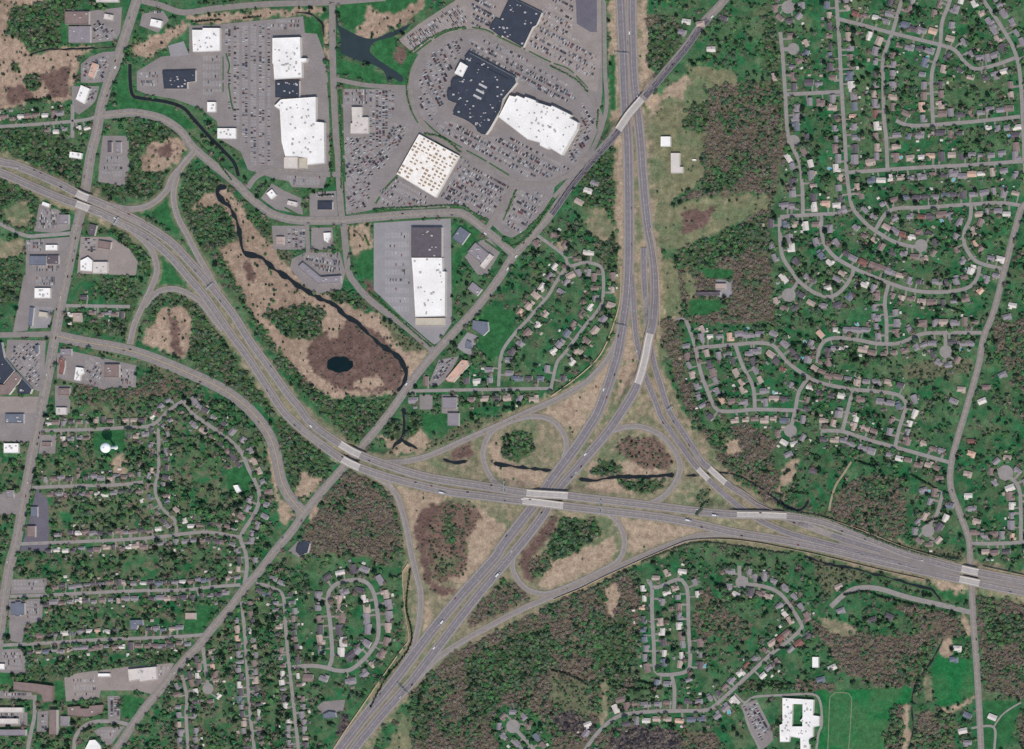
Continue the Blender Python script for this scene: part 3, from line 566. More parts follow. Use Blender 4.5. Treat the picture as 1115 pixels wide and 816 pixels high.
# ---------------------------------------------------------------- land cover: (class, polygon)
COVER = [
 ('dry', [(-200, 120), (0, 160), (95, 200), (190, 260), (330, 440), (400, 490), (470, 500), (540, 456), (640, 412), (676, 360), (668, 300), (664, 150), (662, 0), (660, -200), (712, -200), (706, 0), (716, 220), (726, 340), (722, 400), (745, 450), (790, 505), (850, 545), (1000, 595), (1115, 622), (1300, 650),
          (1300, 670), (1115, 656), (1000, 634), (870, 602), (760, 592), (700, 612), (600, 660), (475, 728), (420, 790), (380, 860), (330, 860), (400, 765), (440, 705), (440, 610), (436, 560), (405, 522), (370, 505), (300, 450), (190, 290), (95, 236), (0, 200), (-200, 170)]),
 ('tan', [(655, 395), (673, 384), (668, 410), (645, 447), (625, 472), (612, 462), (590, 449), (600, 445), (640, 425)]),
 ('tan', [(683, 350), (690, 380), (700, 412), (680, 425), (668, 442), (676, 410)]),
 ('tan', [(662, 561), (740, 570), (778, 577), (740, 587), (700, 600), (684, 600), (684, 585)]),
 ('tan', [(430, 530), (500, 541), (470, 549), (456, 560), (452, 600), (456, 640), (472, 670), (462, 705), (463, 660), (447, 600)]),
 ('tan', [(706, 60), (703, 0), (697, 0), (697, 100), (712, 130), (722, 110), (712, 88)]), ('tan', [(663, 0), (670, 0), (672, 60), (673, 130), (664, 130)]),
 ('tan', [(672, 150), (680, 150), (680, 260), (676, 300), (672, 230)]),
 ('tan', [(718, 300), (730, 300), (742, 345), (735, 350), (722, 345)]),
 ('grass', [(664, 60), (670, 60), (671, 122), (664, 120)]),
 ('grass', [(164, 226), (182, 213), (190, 235), (200, 256), (190, 254), (175, 243)]), ('grass', [(172, 268), (200, 285), (215, 310), (180, 311), (173, 312)]),
 ('tan', [(530, 480), (542, 478), (546, 500), (600, 516), (600, 532), (560, 530), (535, 512)]), ('wood', [(549, 476), (560, 469), (580, 474), (583, 490), (565, 503), (546, 498)]),
 ('reddish', [(490, 490), (512, 480), (516, 495), (505, 500), (488, 498)]),
 ('tan', [(655, 500), (690, 505), (728, 512), (730, 520), (680, 524), (690, 540), (640, 535), (640, 500)]), ('thicket', [(668, 488), (680, 476), (700, 474), (722, 482), (732, 498), (728, 512), (700, 510), (680, 500)]), ('wood', [(644, 514), (652, 500), (675, 505), (676, 516), (655, 520)]), ('wood', [(674, 522), (700, 522), (727, 520), (722, 533), (700, 540), (678, 532)]),
 ('reddish', [(453, 580), (456, 560), (466, 547), (485, 548), (480, 560), (464, 580), (466, 620), (480, 640), (500, 642), (494, 650), (478, 649), (462, 632)]),
 ('tan', [(505, 555), (540, 556), (555, 570), (530, 610), (505, 636), (480, 632), (510, 605)]), ('thicket', [(464, 575), (480, 550), (510, 550), (525, 562), (508, 590), (508, 620), (480, 636), (466, 615)]), ('wood', [(484, 562), (492, 562), (498, 590), (488, 590)]), ('scrub', [(472, 608), (500, 606), (494, 622), (480, 630)]),
 ('dry', [(520, 548), (575, 552), (560, 575), (535, 565)]),
 ('reddish', [(575, 585), (590, 562), (610, 562), (600, 585), (575, 610), (580, 632), (572, 632), (564, 612)]), ('wood', [(598, 590), (612, 566), (650, 566), (656, 580), (630, 600), (600, 612)]), ('tan', [(600, 612), (640, 596), (668, 585), (674, 600), (655, 618), (600, 640), (585, 640)]), ('bare', [(575, 612), (600, 600), (600, 618), (580, 632)]),
 ('bare', [(548, 628), (556, 632), (580, 650), (560, 662), (520, 680), (512, 692), (508, 672), (530, 648)]),
 ('scrub', [(758, 540), (770, 532), (778, 545), (770, 552), (756, 550)]),
 # north-west marsh
 ('reed', [(-100, -20), (55, -20), (45, 3), (14, 8), (10, 25), (28, 45), (33, 58), (45, 60), (55, 53), (105, 50), (90, 62), (84, 80), (80, 96), (77, 110), (60, 110), (40, 108), (10, 118), (-100, 110)]), ('reddish', [(45, 80), (75, 70), (78, 104), (55, 106)]), ('reddish', [(4, 95), (30, 92), (40, 108), (8, 114)]),
 ('wood', [(10, 10), (45, 4), (70, 0), (92, 0), (72, 20), (72, 48), (50, 50), (36, 58), (26, 48), (8, 34)]), ('wood', [(10, 70), (20, 67), (24, 74), (12, 76)]), ('wood', [(26, 84), (45, 80), (46, 95), (32, 98)]),
 ('reed', [(142, 50), (160, 42), (180, 34), (200, 22), (205, 30), (188, 44), (172, 56), (160, 64), (145, 58)]),
 ('grass', [(68, 22), (72, 22), (74, 47), (66, 47)]),
 ('grass', [(124, 105), (136, 75), (141, 74), (141, 105), (155, 110), (190, 116), (215, 140), (200, 140), (175, 124), (150, 119), (130, 119)]),
 ('wood', [(137, 138), (170, 134), (200, 150), (196, 158), (150, 165), (153, 186), (178, 190), (180, 205), (165, 219), (130, 214), (104, 205), (108, 198), (136, 204), (141, 175)]),
 ('reed', [(152, 175), (162, 160), (186, 150), (200, 152), (204, 160), (190, 178), (176, 186), (158, 188)]), ('reddish', [(165, 162), (184, 154), (190, 165), (176, 172)]),
 ('wood', [(-100, 145), (0, 140), (72, 145), (80, 168), (90, 180), (89, 205), (60, 192), (0, 162), (-100, 130)]),
 ('wood', [(-60, 190), (0, 196), (40, 212), (44, 222), (36, 252), (30, 246), (30, 228), (14, 222), (0, 225)]), ('dry', [(4, 228), (30, 220), (34, 240), (28, 252), (6, 240)]),
 ('dry', [(-60, 262), (26, 262), (24, 280), (-60, 284)]), ('wood', [(-60, 282), (24, 282), (22, 300), (-60, 300)]), ('wood', [(-60, 300), (22, 303), (20, 330), (-60, 336)]),
 ('wood', [(118, 242), (130, 248), (150, 266), (160, 280), (165, 292), (158, 300), (145, 275), (125, 258)]),
 ('wood', [(105, 305), (140, 300), (152, 320), (140, 345), (134, 366), (100, 362), (74, 356), (78, 350), (100, 352), (130, 350), (140, 332), (108, 322)]),
 ('reed', [(178, 332), (200, 334), (208, 345), (210, 375), (202, 388), (185, 386), (160, 376), (154, 368), (168, 350)]), ('reddish', [(185, 340), (194, 350), (196, 375), (205, 385), (190, 384), (184, 360)]),
 ('wood', [(204, 318), (222, 340), (240, 368), (265, 402), (292, 436), (300, 452), (285, 443), (250, 418), (212, 400), (204, 390), (211, 365), (208, 340), (196, 330), (180, 326), (160, 345), (165, 330), (185, 320)]),
 ('scrub', [(84, 375), (150, 392), (180, 400), (200, 412), (180, 415), (160, 398), (120, 388), (86, 382)]), ('bare', [(80, 418), (150, 424), (160, 405), (200, 415), (210, 428), (195, 430), (160, 432), (120, 440), (90, 444), (78, 434)]),
 # big marsh
 ('reed', [(232, 190), (243, 200), (262, 222), (272, 240), (290, 262), (315, 290), (335, 308), (370, 328), (398, 338), (420, 350), (440, 372), (465, 384), (452, 408), (440, 428), (395, 432), (360, 434), (335, 417), (310, 392), (290, 362), (270, 332), (255, 307), (240, 282), (235, 267), (256, 250), (240, 225), (215, 236), (205, 222), (222, 212), (230, 205)]),
 ('reddish', [(378, 346), (412, 362), (436, 388), (442, 408), (430, 426), (380, 428), (350, 412), (334, 392), (340, 370), (356, 358), (360, 372), (372, 350)]), ('reed', [(358, 340), (372, 342), (374, 352), (366, 368), (358, 370)]), ('reed', [(386, 414), (412, 408), (420, 420), (400, 426), (384, 424)]),
 ('reddish', [(272, 285), (282, 300), (276, 310), (262, 290)]),
 ('wood', [(290, 340), (335, 330), (352, 334), (354, 345), (350, 368), (330, 371), (306, 367), (288, 345)]),
 ('wood', [(200, 188), (222, 182), (240, 196), (236, 208), (222, 212), (210, 224), (202, 228), (200, 210)]), ('wood', [(205, 230), (240, 222), (256, 246), (258, 262), (240, 270), (222, 276), (205, 248)]),
 ('wood', [(264, 225), (290, 240), (298, 258), (290, 262), (272, 240)]), ('scrub', [(298, 250), (318, 282), (322, 300), (300, 275), (292, 262)]),
 ('wood', [(235, 268), (250, 290), (264, 322), (292, 366), (325, 408), (360, 438), (385, 440), (436, 430), (426, 452), (400, 476), (385, 478), (350, 448), (318, 410), (288, 370), (262, 330), (243, 296)]),
 ('wood', [(325, 306), (376, 320), (398, 326), (392, 336), (362, 326), (340, 318)]), ('scrub', [(414, 342), (470, 382), (446, 384), (428, 370), (412, 352)]),
 ('tan', [(444, 386), (470, 382), (452, 404), (446, 402)]), ('reddish', [(400, 300), (412, 330), (414, 345), (396, 325)]),
 ('wood', [(305, 456), (330, 474), (360, 500), (362, 512), (330, 546), (318, 536), (308, 490), (300, 462)]), ('tan', [(326, 515), (352, 520), (332, 546), (324, 538)]), ('tan', [(296, 470), (299, 500), (304, 540), (322, 560), (310, 575), (296, 530), (292, 490)]),
 ('bare', [(378, 514), (412, 526), (430, 545), (436, 580), (440, 606), (412, 616), (400, 606), (370, 606), (345, 602), (322, 600), (340, 560), (356, 540)]), ('bare', [(376, 560), (400, 552), (412, 570), (400, 590), (376, 585)]), ('tan', [(342, 536), (352, 530), (344, 562), (334, 568)]),
 ('wood', [(420, 455), (436, 458), (434, 478), (424, 482), (418, 470)]), ('wood', [(445, 452), (460, 455), (456, 480), (446, 480)]), ('tan', [(410, 470), (420, 482), (426, 492), (452, 494), (470, 484), (460, 468), (444, 480), (430, 480)]), ('tan', [(606, 260), (618, 262), (616, 276), (606, 272)]),
 ('scrub', [(456, 498), (470, 480), (500, 462), (520, 456), (550, 452), (520, 466), (480, 486)]),
 # east of the diagonal / freeway
 ('wood', [(640, 180), (656, 165), (668, 160), (670, 240), (672, 300), (660, 300), (650, 270), (640, 240), (630, 215)]), ('dry', [(636, 225), (660, 228), (672, 250), (660, 262), (640, 255)]),
 ('wood', [(706, 30), (745, 26), (740, 55), (718, 78), (705, 70)]), ('bare', [(702, 15), (730, 18), (736, 30), (706, 32)]),
 ('dryfield', [(712, 120), (735, 90), (760, 80), (768, 110), (768, 150), (764, 195), (730, 222), (715, 225)]), ('tan', [(706, 130), (725, 98), (745, 80), (752, 84), (742, 110), (728, 105)]),
 ('dryfield', [(748, 70), (770, 74), (800, 80), (805, 92), (770, 94), (748, 88)]),
 ('bare', [(772, 95), (845, 86), (845, 70), (852, 100), (856, 150), (846, 200), (838, 236), (835, 260), (840, 300), (842, 350), (800, 352), (750, 352), (740, 344), (735, 300), (740, 272), (762, 265), (800, 250), (838, 222), (838, 208), (765, 216), (730, 222), (762, 205), (768, 150), (770, 110)]),
 ('wood', [(742, 128), (756, 112), (770, 110), (772, 130), (766, 145), (745, 140)]), ('wood', [(735, 278), (762, 265), (800, 248), (838, 232), (836, 260), (800, 278), (762, 285), (738, 290)]), ('wood', [(760, 205), (790, 180), (800, 160), (812, 190), (792, 205), (770, 212)]), ('bare', [(785, 100), (800, 100), (800, 150), (788, 200), (780, 170)]),
 ('dryfield', [(716, 226), (765, 218), (838, 210), (838, 226), (800, 244), (760, 262), (738, 274), (722, 276)]), ('reddish', [(742, 232), (780, 226), (770, 244), (745, 258)]), ('wood', [(830, 20), (845, 20), (848, 70), (835, 80)]),
 ('dryfield', [(718, 280), (735, 285), (742, 320), (740, 346), (724, 346)]), ('grass', [(750, 326), (786, 326), (784, 338), (770, 344), (750, 344)]), ('dryfield', [(744, 290), (756, 300), (760, 316), (750, 326), (742, 300)]), ('grass', [(760, 290), (800, 294), (796, 304), (770, 304)]),
 ('bare', [(722, 345), (738, 350), (742, 375), (748, 410), (758, 440), (768, 468), (790, 478), (784, 492), (758, 470), (742, 436), (732, 400), (722, 370)]),
 ('bare', [(770, 470), (800, 470), (830, 478), (838, 496), (848, 520), (866, 548), (850, 552), (828, 542), (800, 520), (784, 505), (776, 490)]), ('bare', [(800, 462), (835, 466), (845, 490), (838, 500), (820, 476), (800, 474)]), ('tan', [(788, 480), (806, 478), (808, 495), (794, 496)]), ('tan', [(852, 512), (866, 500), (872, 502), (862, 525), (850, 530), (856, 545), (846, 535)]),
 ('bare', [(912, 535), (938, 518), (975, 520), (985, 545), (985, 580), (960, 588), (928, 574), (905, 560)]), ('scrub', [(862, 556), (900, 560), (930, 574), (990, 594), (1050, 600), (1050, 612), (1010, 604), (980, 596), (930, 580), (890, 564)]),
 ('bare', [(1080, 355), (1160, 340), (1160, 420), (1112, 425), (1090, 392)]), ('scrub', [(985, 398), (1060, 390), (1058, 405), (1010, 415), (985, 410)]),
 # south
 ('bare', [(460, 740), (500, 708), (530, 692), (600, 658), (680, 624), (698, 640), (694, 700), (696, 740), (655, 778), (620, 830), (430, 840), (445, 780), (446, 760)]), ('wood', [(505, 720), (560, 690), (600, 680), (600, 730), (560, 745), (540, 770), (510, 790), (508, 750)]), ('wood', [(450, 765), (468, 770), (470, 800), (460, 816), (448, 790)]),
 ('wood', [(640, 690), (680, 670), (690, 720), (680, 750), (650, 745)]), ('tan', [(655, 640), (672, 636), (678, 650), (668, 672), (660, 665)]), ('dryfield', [(412, 840), (436, 780), (446, 782), (452, 840)]), ('dry', [(656, 740), (664, 745), (660, 785), (652, 790)]),
 ('bare', [(600, 785), (620, 778), (645, 790), (640, 840), (600, 840)]), ('bare', [(648, 800), (690, 788), (780, 800), (800, 830), (650, 830)]), ('scrub', [(600, 735), (640, 745), (645, 780), (620, 778), (598, 760)]),
 ('lawn', [(538, 775), (552, 768), (580, 772), (600, 800), (610, 850), (560, 850), (545, 812), (534, 795)]), ('darkwood', [(600, 780), (625, 774), (648, 790), (650, 798), (640, 800), (610, 796)]), ('darkwood', [(668, 796), (700, 790), (745, 798), (740, 816), (690, 830), (664, 812)]),
 ('darkwood', [(1076, 668), (1086, 672), (1088, 684), (1074, 686)]), ('darkwood', [(372, 776), (380, 780), (376, 800), (368, 800)]),
 ('bare', [(772, 645), (798, 666), (818, 678), (816, 694), (800, 702), (775, 690), (768, 668)]), ('bare', [(758, 655), (772, 640), (776, 690), (764, 700), (756, 680)]),
 ('scrub', [(880, 605), (930, 622), (1000, 640), (1020, 650), (1000, 646), (950, 630), (920, 636), (900, 650), (890, 630)]), ('grass', [(940, 626), (1000, 642), (1022, 652), (1050, 656), (1052, 646), (1020, 640), (960, 626)]), ('tan', [(1020, 628), (1052, 640), (1048, 646), (1018, 640)]),
 ('bare', [(970, 655), (1040, 668), (1050, 690), (1026, 700), (1000, 690), (985, 670)]), ('bare', [(880, 676), (930, 690), (1000, 690), (1022, 700), (1004, 736), (988, 750), (950, 746), (915, 730), (905, 705)]), ('dry', [(890, 672), (926, 680), (935, 695), (905, 690)]), ('tan', [(1045, 668), (1056, 672), (1056, 692), (1050, 688)]), ('tan', [(1024, 700), (1034, 695), (1036, 712), (1026, 722)]),
 ('bare', [(1064, 650), (1160, 660), (1160, 764), (1074, 756), (1066, 700)]), ('wood', [(1070, 670), (1115, 668), (1115, 700), (1080, 705), (1072, 690)]),
 ('field', [(890, 752), (998, 748), (992, 770), (975, 790), (968, 816), (970, 850), (890, 850)]), ('field', [(1014, 708), (1030, 716), (1060, 718), (1061, 754), (1048, 764), (1020, 770), (1017, 740)]), ('dry', [(1006, 738), (1015, 736), (1016, 764), (1008, 766)]), ('tan', [(1036, 770), (1060, 757), (1060, 762), (1040, 774), (1020, 790), (1008, 790), (1020, 776)]),
 ('bare', [(975, 768), (990, 766), (985, 800), (985, 840), (965, 840), (964, 795)]), ('bare', [(998, 775), (1035, 775), (1040, 790), (1038, 816), (1040, 850), (990, 850), (994, 800)]), ('tan', [(982, 768), (992, 768), (990, 800), (984, 830), (978, 830), (984, 796)]), ('grass', [(1070, 764), (1112, 764), (1108, 790), (1070, 850)]), ('bare', [(1108, 780), (1150, 770), (1150, 850), (1110, 820)]),
 ('wood', [(800, 740), (870, 744), (880, 752), (830, 752), (806, 752)]), ('bare', [(866, 740), (905, 744), (910, 752), (868, 752)]),
 ('grass', [(0, 712), (10, 726), (14, 745), (-20, 745)]), ('grass', [(59, 741), (68, 741), (72, 762), (60, 764)]), ('grass', [(133, 756), (158, 760), (145, 782), (133, 782)]), ('wood', [(28, 722), (70, 730), (120, 722), (170, 712), (196, 700), (190, 718), (140, 725), (84, 732), (60, 738), (30, 738)]),
 ('grass', [(245, 512), (270, 506), (276, 525), (272, 538), (250, 534)]), ('grass', [(200, 668), (238, 658), (220, 690), (200, 690)]), ('grass', [(101, 471), (136, 469), (137, 490), (122, 496), (102, 490)]), ('tan', [(124, 500), (134, 496), (138, 515), (124, 520)]),
 ('grass', [(368, 2), (400, -10), (450, -20), (455, 2), (440, 18), (420, 22), (400, 8), (395, 30), (385, 32), (372, 26)]), ('reed', [(398, 4), (408, 12), (432, 16), (450, 2), (470, -10), (462, 5), (448, 22), (436, 28), (412, 40), (398, 42), (386, 36), (398, 26)]), ('grass', [(404, 52), (428, 36), (436, 58), (455, 60), (444, 92), (424, 92), (438, 86), (425, 74), (412, 66)]),
 ('reddish', [(430, 52), (438, 50), (444, 62), (438, 72), (430, 66)]), ('grass', [(367, 62), (400, 74), (414, 80), (420, 92), (400, 88), (370, 82)]), ('grass', [(331, 18), (352, 8), (356, 20), (352, 55), (344, 40), (332, 36)]), ('reed', [(352, 22), (358, 24), (358, 70), (354, 60)]), ('reed', [(202, 18), (290, 12), (352, 8), (352, 16), (300, 18), (240, 26), (206, 24)]),
 ('grass', [(400, 272), (407, 272), (408, 305), (400, 304), (388, 298), (386, 285)]), ('tan', [(377, 246), (404, 244), (406, 268), (386, 278), (380, 270)]), ('grass', [(493, 280), (520, 246), (523, 254), (504, 280), (498, 300), (494, 330)]),
 ('grass', [(518, 352), (530, 332), (560, 340), (560, 380), (530, 395)]), ('grass', [(459, 450), (487, 450), (487, 462), (470, 472), (462, 470)]),
]
# cover: base colour, share of trees (per square pixel), tree palette
CLS = {
 'dry':      (lin(124, 118, 94), 0.0, None),
 'dryfield': (lin(116, 114, 86), 0.004, 'mix'),
 'tan':      (lin(160, 140, 118), 0.0012, 'mix'),
 'reed':     (lin(160, 138, 118), 0.012, 'mix'),
 'thicket':  (lin(112, 92, 80), 0.11, 'thicket'),
 'reddish':  (lin(102, 82, 74), 0.022, 'barem'),
 'lawn':     (lin(46, 92, 54), 0.0, None),
 'darkwood': (lin(84, 78, 76), 0.20, 'dark'),
 'grass':    (lin(48, 94, 56), 0.0, None),
 'field':    (lin(36, 100, 56), 0.0, None),
 'wood':     (lin(68, 84, 56), 0.17, 'green'),
 'bare':     (lin(104, 95, 78), 0.23, 'bare'),
 'scrub':    (lin(98, 100, 76), 0.09, 'mix'),
}
# ---------------------------------------------------------------- road geometry and terrain
UNDER = [((91, 219), ['west_avenue'], 30), ((384, 497), ['diagonal'], 45), ((596, 543), ['sb_n', 'nb_s'], 60), ((703, 392), ['sb_e', 'wb_n'], 50), ((832, 561), ['sb_e', 'wb_n'], 50),
         ((1057, 627), ['east_avenue'], 30), ((687, 124), ['sb_n', 'nb_s'], 50)]
for rid, r in ROADS.items():
    r['pl'] = smooth(r['pts'], 3.5, r.get('closed', False))
    if r.get('closed'): r['pl'].append(r['pl'][0])
    r['s'] = arclen(r['pl'])
    z = [0.0] * len(r['pl'])
    span = [False] * len(r['pl'])
    r['spans'] = []
    for (c, half, ramp, H) in r.get('bridges', []):
        k = min(range(len(z)), key=lambda i: (r['pl'][i][0] - c[0]) ** 2 + (r['pl'][i][1] - c[1]) ** 2)
        s0 = r['s'][k]
        r['spans'].append((s0, half, H))
        for i, s in enumerate(r['s']):
            d = abs(s - s0)
            t = max(0.0, min(1.0, 1 - (d - half - 3) / ramp))
            z[i] = max(z[i], H * t * t * (3 - 2 * t))
            if d < half: span[i] = True
    r['z'], r['span'] = z, span

G = 1.2
GX0, GX1, GY0, GY1 = -170, 1290, -170, 990
gx = np.arange(GX0, GX1 + G, G); gy = np.arange(GY0, GY1 + G, G)
PXg, PYg = np.meshgrid(gx, gy)
NX, NY = len(gx), len(gy)
BIG = 1e3


def seg_apply(pl, radius, fn):
    """fn(slice_y, slice_x, dist, t, i) for every segment of a pixel polyline"""
    for i in range(len(pl) - 1):
        (x0, y0), (x1, y1) = pl[i], pl[i + 1]
        a = max(0, int((min(x0, x1) - radius - GX0) / G)); b = min(NX, int((max(x0, x1) + radius - GX0) / G) + 2)
        c = max(0, int((min(y0, y1) - radius - GY0) / G)); d = min(NY, int((max(y0, y1) + radius - GY0) / G) + 2)
        if a >= b or c >= d: continue
        sx, sy = PXg[c:d, a:b], PYg[c:d, a:b]
        dx, dy = x1 - x0, y1 - y0
        L = dx * dx + dy * dy + 1e-9
        t = np.clip(((sx - x0) * dx + (sy - y0) * dy) / L, 0, 1)
        dist = np.hypot(sx - x0 - t * dx, sy - y0 - t * dy)
        fn(slice(c, d), slice(a, b), dist, t, i)


def dist_raster(pls, radius):
    D = np.full((NY, NX), BIG, np.float32)
    def fn(sy, sx, d, t, i):
        D[sy, sx] = np.minimum(D[sy, sx], d)
    for pl in pls: seg_apply(pl, radius, fn)
    return D


TERR = np.zeros((NY, NX), np.float32)
for r in ROADS.values():
    if not r.get('bridges'): continue
    z, w, sp = r['z'], r['w'], r['span']
    def fn(sy, sx, d, t, i):
        if (z[i] < 0.05 and z[i + 1] < 0.05) or (sp[i] and sp[i + 1]): return
        h = z[i] * (1 - t) + z[i + 1] * t - 0.2 - np.maximum(0, d - (w / 2 + 1.5)) * 0.95
        TERR[sy, sx] = np.maximum(TERR[sy, sx], h)
    seg_apply(r['pl'], w / 2 + 10, fn)
for c, ids, R in UNDER:
    for rid in ids:
        r = ROADS[rid]
        D = dist_raster([[p for p in r['pl'] if math.hypot(p[0] - c[0], p[1] - c[1]) < R]], r['w'] / 2 + 8)
        f = np.clip((D - r['w'] / 2 - 1.5) / 4.0, 0, 1)
        # the carve fades out with distance from the bridge
        g = np.clip((np.hypot(PXg - c[0], PYg - c[1]) - R * 0.75) / (R * 0.2), 0, 1)
        TERR *= np.maximum(f, g)
for kind, w, pts in STREAMS[-10:]:
    pass
TERR += 0.25 * (fbm(PXg, PYg, 30, 5) - 0.5) * (TERR < 0.02)


def terr(px, py):
    fx = (px - GX0) / G; fy = (py - GY0) / G
    i = min(NX - 2, max(0, int(fx))); j = min(NY - 2, max(0, int(fy)))
    u, v = min(1, max(0, fx - i)), min(1, max(0, fy - j))
    return float((TERR[j, i] * (1 - u) + TERR[j, i + 1] * u) * (1 - v) + (TERR[j + 1, i] * (1 - u) + TERR[j + 1, i + 1] * u) * v)


def terr_m(x, y):
    return terr(x / S + CX, CY - y / S)


# blocked mask and ground colours
BLOCK = np.zeros((NY, NX), bool)
D_hw = dist_raster([r['pl'] for r in ROADS.values() if r['kind'] in ('hw',)], 16)
hwv = np.zeros((NY, NX), bool)
for r in ROADS.values():
    wid = r['w'] / 2
    def fn(sy, sx, d, t, i):
        BLOCK[sy, sx] |= d < wid + (2.2 if r['kind'] in ('hw', 'ramp') else 0.8)
        if r['kind'] in ('hw', 'ramp'): hwv[sy, sx] |= d < wid + 2.5
    seg_apply(r['pl'], wid + 4, fn)
    for c in ('cul', 'cul2'):
        if c in r:
            cx, cy, cr = r[c]
            BLOCK |= np.hypot(PXg - cx, PYg - cy) < cr + 1
nzx = (fbm(PXg, PYg, 9, 21) - 0.5) * 9 + (vnoise(PXg, PYg, 2.4, 25) - 0.5) * 4.5
nzy = (fbm(PXg, PYg, 9, 31) - 0.5) * 9 + (vnoise(PXg, PYg, 2.4, 35) - 0.5) * 4.5
WX, WY = PXg + nzx, PYg + nzy
n1 = fbm(PXg, PYg, 26, 41, 4)[..., None]
n2 = fbm(PXg, PYg, 5, 51, 3)[..., None]
n3 = np.asarray(nr.rand(NY, NX))[..., None]
n4 = fbm(PXg, PYg, 70, 61, 3)[..., None]
green = np.array(lin(38, 97, 58)); olive = np.array(lin(84, 106, 74)); deep = np.array(lin(46, 86, 56)); brown = np.array(lin(122, 110, 90))
GC = green * (1 - n2) + deep * n2
k = np.clip((n1 - 0.46) * 5, 0, 1)
GC = GC * (1 - k * 0.55) + olive * k * 0.55
# every garden plot keeps its own lawn
CS = 9.0
cxg, cyg = np.floor(PXg / CS).astype(int), np.floor(PYg / CS).astype(int)
JT = np.random.RandomState(3).rand(3, 256, 256)
best = np.full(PXg.shape, 1e9); plot = np.zeros(PXg.shape); plot2 = np.zeros(PXg.shape)
for di in (-1, 0, 1):
    for dj in (-1, 0, 1):
        a_, b_ = (cxg + di) & 255, (cyg + dj) & 255
        dd = ((cxg + di + JT[0][b_, a_]) * CS - PXg) ** 2 + ((cyg + dj + JT[1][b_, a_]) * CS - PYg) ** 2
        m_ = dd < best
        best[m_] = dd[m_]; plot[m_] = JT[2][b_, a_][m_]; plot2[m_] = JT[0][b_, a_][m_]
GC = GC * (0.78 + 0.44 * plot[..., None])
k = np.clip((plot2[..., None] - 0.55) * 2.2, 0, 1) * 0.45
GC = GC * (1 - k) + np.array(lin(104, 106, 80)) * k
west = np.clip((330 - PXg) / 100, 0, 1)[..., None] * np.clip((PYg - 380) / 60, 0, 1)[..., None]
k = np.clip((n2 - 0.46) * 6, 0, 1) * (0.15 + 0.40 * west)
GC = GC * (1 - k) + brown * k
CLASS = np.full((NY, NX), -1, np.int16)
for ci, (cls, poly) in enumerate(COVER):
    xs = [p[0] for p in poly]; ys = [p[1] for p in poly]
    a = max(0, int((min(xs) - 8 - GX0) / G)); b = min(NX, int((max(xs) + 8 - GX0) / G) + 2)
    c = max(0, int((min(ys) - 8 - GY0) / G)); d = min(NY, int((max(ys) + 8 - GY0) / G) + 2)
    if a >= b or c >= d: continue
    if cls in ('grass', 'field'):
        m = inpoly(PXg[c:d, a:b] + nzx[c:d, a:b] * 0.3, PYg[c:d, a:b] + nzy[c:d, a:b] * 0.3, poly)
    else:
        m = inpoly(WX[c:d, a:b], WY[c:d, a:b], poly)
    col = np.array(CLS[cls][0])
    sub = GC[c:d, a:b]; q2 = n2[c:d, a:b]; q1 = n1[c:d, a:b]
    v = col * (0.66 + 0.68 * q2)
    if cls in ('dry', 'dryfield'):
        kk = np.clip((q1 - 0.42) * 4, 0, 1); v = v * (1 - kk * 0.75) + np.array(lin(92, 108, 76)) * kk * 0.75
        k3 = np.clip((n2[c:d, a:b] - 0.52) * 6, 0, 1) * (0.25 if cls == 'dryfield' else 1); v = v * (1 - k3 * .6) + np.array(lin(156, 134, 112)) * k3 * .6
    if cls in ('reed', 'tan'):
        kk = np.clip((q2 - 0.55) * 6, 0, 1) * 0.6; v = v * (1 - kk) + np.array(lin(120, 98, 84)) * kk
    if cls == 'lawn': v = np.array(lin(54, 94, 58)) * (0.7 + 0.6 * q2)
    if cls == 'reed':
        kk = np.clip((q1 - 0.5) * 5, 0, 1) * 0.55; v = v * (1 - kk) + np.array(lin(122, 104, 88)) * kk
    if cls == 'bare':
        kk = np.clip((q1 - 0.5) * 5, 0, 1) * 0.7; v = v * (1 - kk) + np.array(lin(84, 92, 66)) * kk
    if cls == 'field':
        kk = np.clip((q1 - 0.47) * 5, 0, 1) * 0.6; v = v * (1 - kk) + np.array(lin(96, 108, 76)) * kk
    if cls == 'field': v = v * 0.5 + np.array(lin(36, 100, 56)) * 0.5
    sub[m] = v[m]
    CLASS[c:d, a:b][m] = ci
# verges along the highways are dry and sandy
vk = (hwv[..., None] * np.clip(0.5 + (n2 - 0.45) * 3, 0.15, 1)) * 0.75
vx = np.clip((PXg - 560) / 80, 0, 1)[..., None] * np.clip((520 - PYg) / 60, 0, 1)[..., None]
GC = GC * (1 - vk) + (np.array(lin(156, 137, 114)) * vx + np.array(lin(132, 124, 100)) * (1 - vx)) * vk
# muddy banks
D_w = dist_raster([p for _, w, p in STREAMS], 8)
wm = np.zeros((NY, NX), bool)
for _, w, p in STREAMS:
    def fn(sy, sx, d, t, i): wm[sy, sx] |= d < w / 2 + 0.8; BLOCK[sy, sx] |= d < w / 2 + 0.3
    seg_apply(smooth(p, 4), w + 3, fn)
GC[wm] = GC[wm] * 0.5 + np.array(lin(96, 84, 70)) * 0.5
def block_poly(poly, grow=0.0):
    xs = [p[0] for p in poly]; ys = [p[1] for p in poly]
    a = max(0, int((min(xs) - 2 - GX0) / G)); b = min(NX, int((max(xs) + 2 - GX0) / G) + 2)
    c = max(0, int((min(ys) - 2 - GY0) / G)); d = min(NY, int((max(ys) + 2 - GY0) / G) + 2)
    if a < b and c < d:
        BLOCK[c:d, a:b] |= inpoly(PXg[c:d, a:b], PYg[c:d, a:b], poly)
block_poly(WATER[0][2]); block_poly(POND2)
LOTM = np.zeros((NY, NX), bool)
for l in LOTS:
    block_poly(l[2])
GC = GC * (0.84 + 0.32 * n3)
